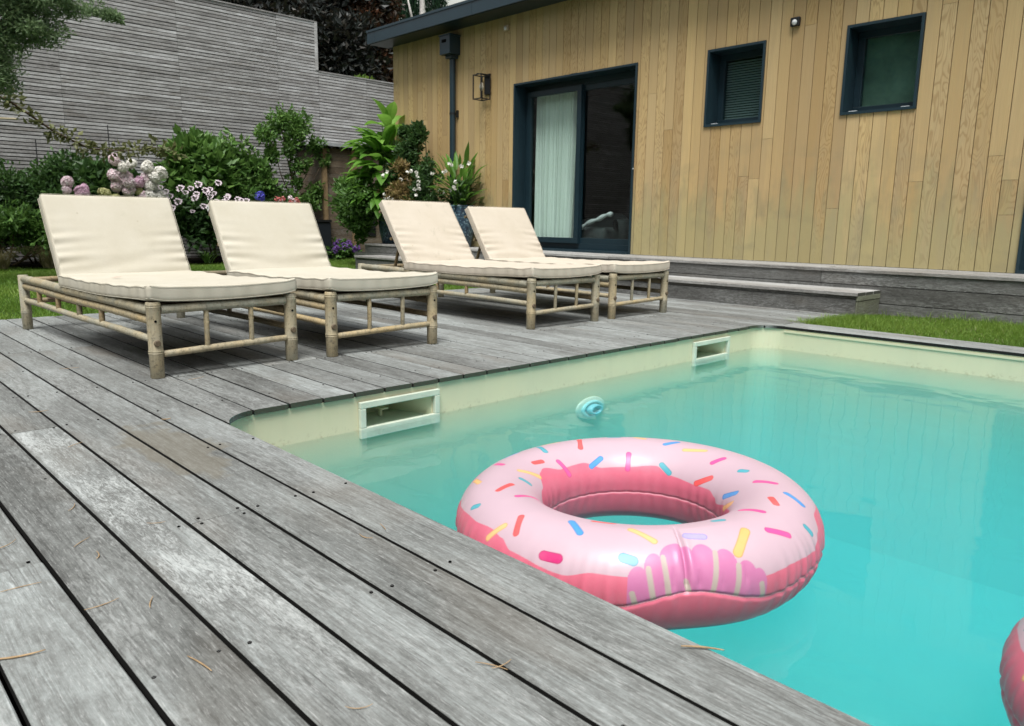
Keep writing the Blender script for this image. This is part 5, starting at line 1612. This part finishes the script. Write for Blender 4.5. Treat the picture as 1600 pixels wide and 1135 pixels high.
t = plant("star_jasmine", "dark climbing shrub with reddish young leaves and tiny white flowers growing up the cedar wall", "climbing plant", (-9.15, 6.95, ZT))
b = MB()
for (x, y, z, r_, nn) in ((0, 0, .55, .33, 22), (-.25, 0, .95, .28, 16), (.12, 0, 1.0, .25, 14), (-.15, 0.02, 1.35, .20, 10), (.0, .04, 1.58, .15, 7), (-.3, .05, 1.65, .11, 4), (.3, -.1, .7, .26, 12), (-.4, -.1, .55, .3, 14), (.45, -.1, .5, .2, 8), (-.05, .05, 1.72, .08, 3)):
    crown(b, (x*1.15, y-.10, z), (r_*1.25, r_*.8, r_*1.15), nn, 46, .066, aspect=.5, tone=(.05, .75))
b.build("foliage", M_lf_dark, t)
b = MB()
for (x, z, r_, nn) in ((0, .78, .28, 8), (-.3, .72, .22, 6), (.2, .55, .2, 4), (-.15, 1.1, .14, 3)): crown(b, (x, -.30, z), (r_*1.3, .14, r_*.8), nn*2, 22, .06, aspect=.45, tone=(.2, 1))
b.build("young_leaves", mat_leaf("reddish_young_leaves", (.10, .06, .03), (.19, .13, .05), (.28, .24, .09)), t)
fm = None
for k in range(26):
    c = (random.uniform(-.45, .5), -.40, random.uniform(.35, 1.1))
    if fm is None:
        fb = MB(); flower_ball(fb, (0, 0, 0), .014, 5, .042); fm = fb.build("flower", M_pet_white, t); q = fm
    else: q = fm.copy(); link(q); q.parent = t
    q.location = c; q.rotation_euler = (k, k*2, 0)
b = MB(); b.tube([(0, 0, 0), (-.05, .02, .7), (0, .08, 1.3), (-.05, .1, 1.75)], [.016, .013, .009, .004], 7); b.build("stem", M_bark, t, smooth=True)

t = plant("ginger_plant", "upright ginger plant with lance leaves and small white flowers in the right mosaic pot", "potted plant", (-8.30, 6.97, ZT+.53))
b = MB()
for k in range(64):
    a = random.uniform(0, 6.28); hgt = random.random(); el = .5+.8*hgt
    L_ = random.uniform(.20, .33)
    rad = .05+.22*random.random()
    bigleaf(b, (rad*math.cos(a), rad*math.sin(a)*.8-.03, .06+.52*hgt), (math.cos(a)*math.cos(el), math.sin(a)*math.cos(el), math.sin(el)), L_, L_*.22, random.uniform(.5, 1.4), random.uniform(.0, .65))
for k in range(16):
    a = random.uniform(0, 6.28); b.tube([(.06*math.cos(a), .06*math.sin(a), 0), (.2*math.cos(a), .18*math.sin(a), .55)], [.008, .004], 5)
b.build("leaves", M_lf_bright, t)
b = MB(); 
for k in range(90):
    a = random.uniform(0, 6.28); el = random.uniform(.3, 1.2); rad = .22*random.random()
    bigleaf(b, (rad*math.cos(a), rad*math.sin(a)*.8, random.uniform(0.0, .35)), (math.cos(a)*math.cos(el), math.sin(a)*math.cos(el), math.sin(el)), .24, .05, 1.0, random.uniform(0, .6))
b.build("lower_leaves", M_lf_dark, t)
for k in range(14):
    q = fm.copy(); link(q); q.parent = t
    q.location = (random.uniform(-.34, .38), random.uniform(-.3, -.1), random.uniform(.22, .62)); q.rotation_euler = (k, k*2, 0)

# ------------------------------------------------------------------ fittings on the house wall
# downpipe and collector box
t = thing("downpipe", "dark metal rainwater downpipe with square collector box on the cedar wall", "downpipe", (-8.68, YW, 0))
b = MB(); b.tube([(0, -0.055, ZT+.02), (0, -0.055, 2.99)], 0.042, 20); pp = autosmooth(b.build("pipe", M_anth2, t))
b = MB(); b.box((-.11, -.20, 3.00), (.11, -.004, 3.245)); b.box((-.125, -.212, 3.2455), (.125, -.0035, 3.262)); b.box((-.07, -.13, 2.955), (.07, -.01, 2.9995)); cb = b.build("collector_box", M_anth2, t, bevel=.003)
b = MB(); b.box((-.06, -.2035, 3.155), (.035, -.2005, 3.195)); b.build("overflow_slot", M_hole, cb)
for z in (1.1, 2.2):
    b = MB(); b.tube([(0, -0.055, z), (0, -0.055, z+.03)], 0.046, 20); b.box((-.012, -.02, z), (.012, -.002, z+.03)); b.build("bracket", M_black, pp)
b = MB(); b.box((.05, -.03, 2.16), (.075, -.002, 2.26)); b.build("cable_box", M_black, t)

# wall lantern
t = thing("wall_lantern", "black open-frame wall lantern on the cedar wall between downpipe and sliding door", "wall lamp", (-7.99, YW, 2.30))
b = MB(); b.box((-.05, -.022, .11), (.06, -.0015, .375)); b.build("backplate", M_black, t, bevel=.002)
b = MB()
x0, x1, y0_, y1_, z0_, z1_ = -.075, .085, -.20, -.04, .03, .34
e = .006
for (x, y) in ((x0, y0_), (x1, y0_), (x0, y1_), (x1, y1_)): b.box((x-e, y-e, z0_), (x+e, y+e, z1_))
for z in (z0_-.001, z1_-.001):
    b.box((x0-e, y0_-e-.001, z), (x1+e, y0_+e+.001, z+.012)); b.box((x0-e, y1_-e-.001, z), (x1+e, y1_+e+.001, z+.012))
    b.box((x0-e-.001, y0_+e+.001, z), (x0+e+.001, y1_-e-.001, z+.012)); b.box((x1-e-.001, y0_+e+.001, z), (x1+e+.001, y1_-e-.001, z+.012))
b.box((-.01, y0_, z1_+.012), (.015, -.022, z1_+.022))
b.build("cage", M_black, t)
b = MB(); b.tube([(.005, -.12, .25), (.005, -.12, .335)], .016, 14); b.build("socket", M_black, t, smooth=True)
b = MB(); b.lathe([(0, -.075), (.018, -.07), (.030, -.045), (.032, -.02), (.022, .015), (.014, .03)], (.005, -.12, .22), seg=20); b.build("bulb", simple("clear_bulb", (.45, .42, .34), .08, .6), t, smooth=True)

def sensor(lb, x, z, s, mat):
    t = thing("wall_sensor_light", lb, "sensor light", (x, YW, z))
    b = MB(); b.box((-.04*s, -.035*s, -.035*s), (.04*s, -.001, .035*s)); b.build("housing", mat, t, bevel=.008*s)
    b = MB(); b.lathe([(0, -.016*s), (.014*s, -.013*s), (.022*s, -.005*s), (.023*s, .004*s)], (0, -.034*s, -.006*s), 'y', 20); b.build("lens", M_white if mat is not M_white else M_silver, t, smooth=True)
sensor("small dark sensor light with white lens between the two square windows", -3.62, 2.605, 1.15, M_black)
sensor("small pale sensor light high under the eaves above the sliding door", -7.62, 3.20, 1.0, simple("beige_plastic", (.45, .36, .25), .5))
sensor("small dark sensor light at the top edge of the picture, right of the second window", -2.02, 2.62, 1.1, M_black)

# white quilted armchair just inside the door
t = thing("armchair", "rounded dark armchair with pale throw along its top edge, inside behind the glass", "armchair", (-6.72, 8.15, ZT+.005))
b = MB()
n = 48; prof_ = []
for k in range(n+1):
    a = -0.35+ (math.pi+0.7)*k/n; prof_.append(a)
vs = []; fs = []
sec = [(0.34, 0.05), (0.36, .30), (0.35, .44), (0.31, .50), (0.26, .47), (0.25, .25), (0.25, .05)]
for a in prof_:
    for (r_, z) in sec:
        sagz = z*(0.80+0.20*math.cos(a-math.pi/2)**2) if z > .2 else z
        vs.append((r_*1.25*math.cos(a), r_*math.sin(a), sagz))
m_ = len(sec)
for i in range(n):
    for j in range(m_-1): fs.append((i*m_+j, (i+1)*m_+j, (i+1)*m_+j+1, i*m_+j+1))
b.add(vs, fs); b.build("backrest", simple("grey_upholstery", (.10, .11, .11), .9, .1), t, smooth=True)
A, fs = rbox(.62, .5, .2, .05, 10, 10, 6); b = MB(); b.add(A+np.array([0, -.05, .2]), fs); b.build("seat", simple("grey_seat", (.09, .1, .1), .9, .1), t, smooth=True)
b = MB(); P = []
for k in range(40):
    s = k/39; P.append((-.45+.9*s, -.33+.02*math.sin(s*9), .42-.16*math.sin(math.pi*min(1, s*1.25))**1.0+.05*abs(math.sin(s*8))))
b.tube(P, [.018+.016*abs(math.sin(k*.45)) for k in range(40)], 10); b.build("throw", simple("white_throw", (.78, .80, .80), .9, .1), t, smooth=True)

# ------------------------------------------------------------------ lawns
def grass(name, polys, n, hgt, wid, far=False):
    b = MB(); P = []
    areas = [abs((x1-x0)*(y1-y0)) for x0, y0, x1, y1 in polys]; tot = sum(areas)
    for (x0, y0, x1, y1), ar in zip(polys, areas):
        k = int(n*ar/tot); P.append(np.stack([x0+(x1-x0)*rs.rand(k), y0+(y1-y0)*rs.rand(k), np.full(k, -0.03)], 1))
    P = np.concatenate(P); n = len(P)
    a = rs.rand(n)*6.283; h_ = hgt*(0.5+0.8*rs.rand(n))*(0.8+0.4*np.sin(P[:, 0]*4+np.sin(P[:, 1]*3)*2))
    D = unit(np.stack([0.55*np.cos(a), 0.55*np.sin(a), 0.9+0*a], 1)*1.0+rs.randn(n, 3)*.15); D[:, 2] = np.abs(D[:, 2]); D = unit(D)
    a2 = rs.rand(n)*6.283
    S = unit(np.cross(D, np.stack([np.cos(a2), np.sin(a2), 0*a2], 1)))
    w_ = wid*(.6+.8*rs.rand(n))
    base_l = P-S*w_[:, None]/2; base_r = P+S*w_[:, None]/2; tip = P+D*h_[:, None]
    V = np.stack([base_l, base_r, tip], 1).reshape(-1, 3); i = np.arange(n)*3
    F = np.stack([i, i+1, i+2], 1)
    patch = .5+.5*np.sin(P[:, 0]*2.1+1.3*np.sin(P[:, 1]*1.7))
    tone = np.clip(.15+.5*rs.rand(n)+.3*patch, 0, 1)
    c = np.repeat(np.stack([tone, rs.rand(n), rs.rand(n)], 1), 3, axis=0)
    b.v.append(V); b.c.append(c); b.f = F.tolist(); b.n = len(V)
    o = b.build(name, M_grass); tag(o, kind='stuff'); return o
grass("grass", [(-2.45, 5.33, 1.4, 6.60), (-2.50, 5.345, -2.30, 5.9)], 95000, 0.052, 0.0045)
grass("grass", [(-12.3, -1.0, -6.085, 9.5)], 150000, 0.055, 0.010)
t = MB()
for k in range(700):
    x = random.uniform(-2.45, 1.2); y = random.uniform(5.36, 6.58); blades(t, (x, y, -.03), 1, random.uniform(.05, .085), .004, .6, 1.2, .01, 3, (.2, 1))
o = t.build("dry_grass", M_dry); tag(o, kind='stuff')
# longer tufts at the deck corner and along the riser
t = MB()
for k in range(60):
    x = random.uniform(-2.56, -2.42); y = random.uniform(5.35, 6.0); blades(t, (x, y, -.03), 4, .085, .005, .8, 1.0, .015, 3, (.4, 1))
for k in range(120):
    x = random.uniform(-2.35, 1.2); y = random.uniform(6.50, 6.585); blades(t, (x, y, -.03), 4, random.choice((.07, .08, .12)), .0045, .5, 1.0, .02, 3, (.2, .9))
for k in range(12):
    x = random.choice((-1.75, -1.55, -1.3))+random.uniform(-.08, .08); blades(t, (x, 6.53, -.03), 4, .17, .005, .5, 1.2, .03, 4, (.1, .6))
o = t.build("grass_tufts", M_grass); tag(o, kind='stuff')
# clover flower dots
# ------------------------------------------------------------------ trees
def tree(name, label, loc, trunk_h, trunk_r, clumps, mat, size, aspect=.5, tmat=None, limbs=None, **kw):
    t = plant(name, label, "tree", loc)
    b = MB(); b.tube([(0, 0, 0), (trunk_r*.4, 0.1*trunk_r, trunk_h*.35), (0, trunk_r*.5, trunk_h*.7), (0, 0, trunk_h)], [trunk_r, trunk_r*.8, trunk_r*.6, trunk_r*.3], 12)
    for (c, rad, nc, nl) in clumps:
        b.tube([(0, 0, min(trunk_h*.5, c[2]*.6)), (c[0]*.5, c[1]*.5, c[2]*.8), c], [trunk_r*.45, trunk_r*.3, trunk_r*.1], 7)
    b.build("trunk", tmat or M_bark, t, smooth=True)
    b = MB()
    for (c, rad, nc, nl) in clumps: crown(b, c, rad, nc, nl, size, aspect=aspect, **kw)
    b.build("crown", mat, t); return t
tree("copper_beech", "large dark purple-leaved tree rising behind the slatted wall", (-20.5, 10.6, 0), 6, .22,
     [((0, -.4, 6.0), (1.6, 2.2, 1.8), 55, 110), ((.5, 1.2, 5.2), (1.5, 1.6, 1.9), 50, 110), ((0, -2.5, 7.2), (1.5, 1.8, 1.3), 34, 100), ((0.2, 0, 4.0), (1.4, 2.4, 1.2), 34, 100), ((0, 2.0, 7.2), (1.4, 1.4, 1.3), 34, 100)], M_lf_copper, .19, .6, crad=.36)
tree("copper_beech", "smaller russet-tinged dark tree beside the roof corner behind the slatted wall", (-20.0, 13.6, 0), 5, .16,
     [((0, 0, 5.4), (.9, .9, 1.6), 30, 90), ((0, -.3, 6.9), (.8, .9, 1.2), 22, 90), ((0, .2, 3.9), (.9, 1.1, 1.0), 20, 80)],
     mat_leaf("russet_leaves", (.02, .014, .01), (.05, .035, .02), (.16, .06, .03), .15), .15, .6, crad=.36)
shrub("bright_shrub", "yellow-green shrub top peeping over the low slatted wall", (-16.5, 10.5, 0),
      [((0, 0, 3.7), (.5, .75, .45), 16, 60), ((0, 0.9, 3.3), (.5, .55, .45), 12, 60)], mat_leaf("lime_leaves", (.03, .07, .015), (.10, .18, .03), (.24, .34, .06), .3), .12, .6)
for i, (y, z, x, lb) in enumerate(((16.6, 9.5, -22.5, "tall dark green cypress behind the house, left of the bare birch trunk"), (18.1, 10.0, -23.0, "tall dark green cypress behind the birch trunk, next to the white house"), (15.2, 8.0, -24.0, "dark green cypress standing farthest back behind the copper-leaved trees"))):
    t = plant("cypress_tree", lb, "tree", (x, y, 0), "cypresses behind the house")
    b = MB(); b.tube([(0, 0, 0), (0, 0, z*.9)], [.16, .03], 8); b.build("trunk", M_bark, t, smooth=True)
    b = MB()
    for k in range(44):
        s = k/43; rr = .95*(1-s)**.5+.05
        clump(b, (rr*.55*math.cos(k*2.4), rr*.55*math.sin(k*2.4), .6+s*(z-.6)), (rr*.55, rr*.55, .8), 240, .22, aspect=.22, up=1.6, droop=0, tone=(.05, .9), shell=.3)
    b.build("crown", M_lf_conifer, t)
# birch trunk in front of the conifers
t = plant("birch_tree", "bare pale birch trunk rising behind the roof edge", "tree", (-19.6, 14.72, 0))
b = MB(); b.tube([(0, 0, 0), (.03, .0, 3), (0, .04, 5), (.0, .0, 6.1), (.04, .20, 6.9), (.0, .22, 7.6), (0, .35, 9)], [.12, .11, .10, .09, .085, .075, .05], 12); b.build("trunk", M_birch, t, smooth=True)
b = MB()
for (c, r_) in (((0, .3, 9.6), .9), ((.2, -.6, 9.0), .7), ((0, 1.1, 9.2), .7)): crown(b, c, (r_, r_, r_*.7), 12, 50, .13, aspect=.6)
b.build("crown", M_lf_mid, t)
b = MB(); b.tube([(0, .0, 6.3), (.1, -.2, 6.55), (.2, -.5, 7.3)], [.05, .04, .02], 8); b.build("branch", M_birch, t, smooth=True)
# white neighbouring house
t = thing("white_house", "white rendered gable of a neighbouring house just visible above the roof", "house", (-26.0, 21.8, 0))
b = MB(); vs = [(0, -2.0, 0), (0, 2.0, 0), (0, 2.0, 8.4), (0, 0, 11.0), (0, -2.0, 9.6)]
vs2 = vs + [(-5, v[1], v[2]) for v in vs]
b.add(vs2, [(0, 1, 2, 3, 4), (9, 8, 7, 6, 5), (0, 4, 9, 5), (1, 6, 7, 2)]); b.build("wall", simple("white_render", (.78, .78, .76), .8, .2, .05, 3), t)
b = MB(); b.add([(.15, 2.1, 8.27), (.15, 0, 11.05), (-5.1, 0, 11.05), (-5.1, 2.1, 8.27), (.15, 2.1, 8.42), (.15, 0, 11.2), (-5.1, 0, 11.2), (-5.1, 2.1, 8.42)], [(3, 2, 1, 0), (4, 5, 6, 7), (0, 1, 5, 4), (1, 2, 6, 5), (2, 3, 7, 6), (3, 0, 4, 7)]); b.build("roof", simple("brown_tiles", (.12, .08, .06), .8), t)
tree("bushy_tree", "green bushy tree at the top behind the flat roof, right of the white house", (-17.5, 19.5, 0), 6, .15,
     [((0, 0, 7.6), (1.3, 1.6, 1.0), 26, 70), ((0, 2.5, 8.0), (1.4, 2.0, 1.4), 30, 70)], M_lf_mid, .15, .55)
# feathery tree at top left, close
t = plant("feathery_tree", "feathery fine-leaved green tree overhanging the top left corner", "tree", (-9.6, 0.9, 0.0))
b = MB(); b.tube([(0, 0, -.03), (.05, .02, 1.2), (-.05, .1, 2.2), (0, .3, 3.2)], [.09, .075, .06, .03], 12)
for e in ((.2, 1.1, 2.7), (0, 1.5, 3.2), (-.2, 1.0, 2.2), (.1, 2.0, 3.1), (0, -.8, 3.0)): b.tube([(-.02, .08, 2.0), (e[0]*.5, e[1]*.5, e[2]*.9), e], [.035, .022, .008], 7)
b.build("trunk", M_bark, t, smooth=True)
b = MB()
for (c, rad, nc, nl) in (((0, .75, 2.95), (.5, .62, .50), 90, 90), ((0, 1.30, 3.0), (.4, .42, .34), 50, 80), ((-.1, .75, 2.42), (.4, .46, .36), 60, 80), ((0.1, 1.25, 2.62), (.3, .38, .22), 26, 60), ((0, .75, 2.08), (.35, .46, .24), 34, 60), ((.1, 1.70, 2.92), (.25, .26, .13), 12, 40), ((.1, 2.02, 2.88), (.15, .18, .09), 7, 36), ((0, -.4, 3.2), (.7, .8, .7), 30, 70), ((0, 1.2, 3.6), (.7, 1.0, .5), 30, 70)):
    crown(b, c, rad, nc, nl, .048, aspect=.32, tone=(.1, 1), crad=.3)
b.build("crown", M_lf_fine, t)

t = plant("light_block_hedge", "unseen tall hedge on the right beyond the pool, added to block low light", "hedge", (9.5, 0, 0))  # out-of-view hedge added to hold back low light from the right
b = MB(); b.box((0, -8, 0), (1.2, 7.0, 4.2)); b.build("dense_core", simple("light_block_hedge_core", (.010, .018, .008), .95, .05), t)
b = MB(); n = 9000
P_ = np.stack([-.05-.3*rs.rand(n), -8+15*rs.rand(n), 4.4*rs.rand(n)], 1)
D = unit(rs.randn(n, 3)+np.array([-.9, 0, .1])); leaf_block(b, P_, D, unit(np.cross(D, rs.randn(n, 3))), .22, .13, .2)
b.build("foliage", M_lf_mid, t)

# tall hedge behind the camera: what the door and window glass and the water mirror
t = plant("tall_hedge", "tall dark hedge along the garden boundary opposite the house", "hedge", (0, -9.0, 0))
b = MB(); b.box((-16, -1.5, 0), (10, .1, 6.6)); b.build("dense_core", simple("hedge_core", (.010, .018, .008), .95, .05), t)
b = MB()
n = 30000
P_ = np.stack([-16+26*rs.rand(n), .12+.45*rs.rand(n), 6.9*rs.rand(n)], 1); P_[:, 1] += .25*np.sin(P_[:, 0]*1.7+np.sin(P_[:, 2]*2))
D = unit(rs.randn(n, 3)+np.array([0, .9, .1])); leaf_block(b, P_, D, unit(np.cross(D, rs.randn(n, 3))), .26, .16, .2)
b.build("foliage", M_lf_mid, t)
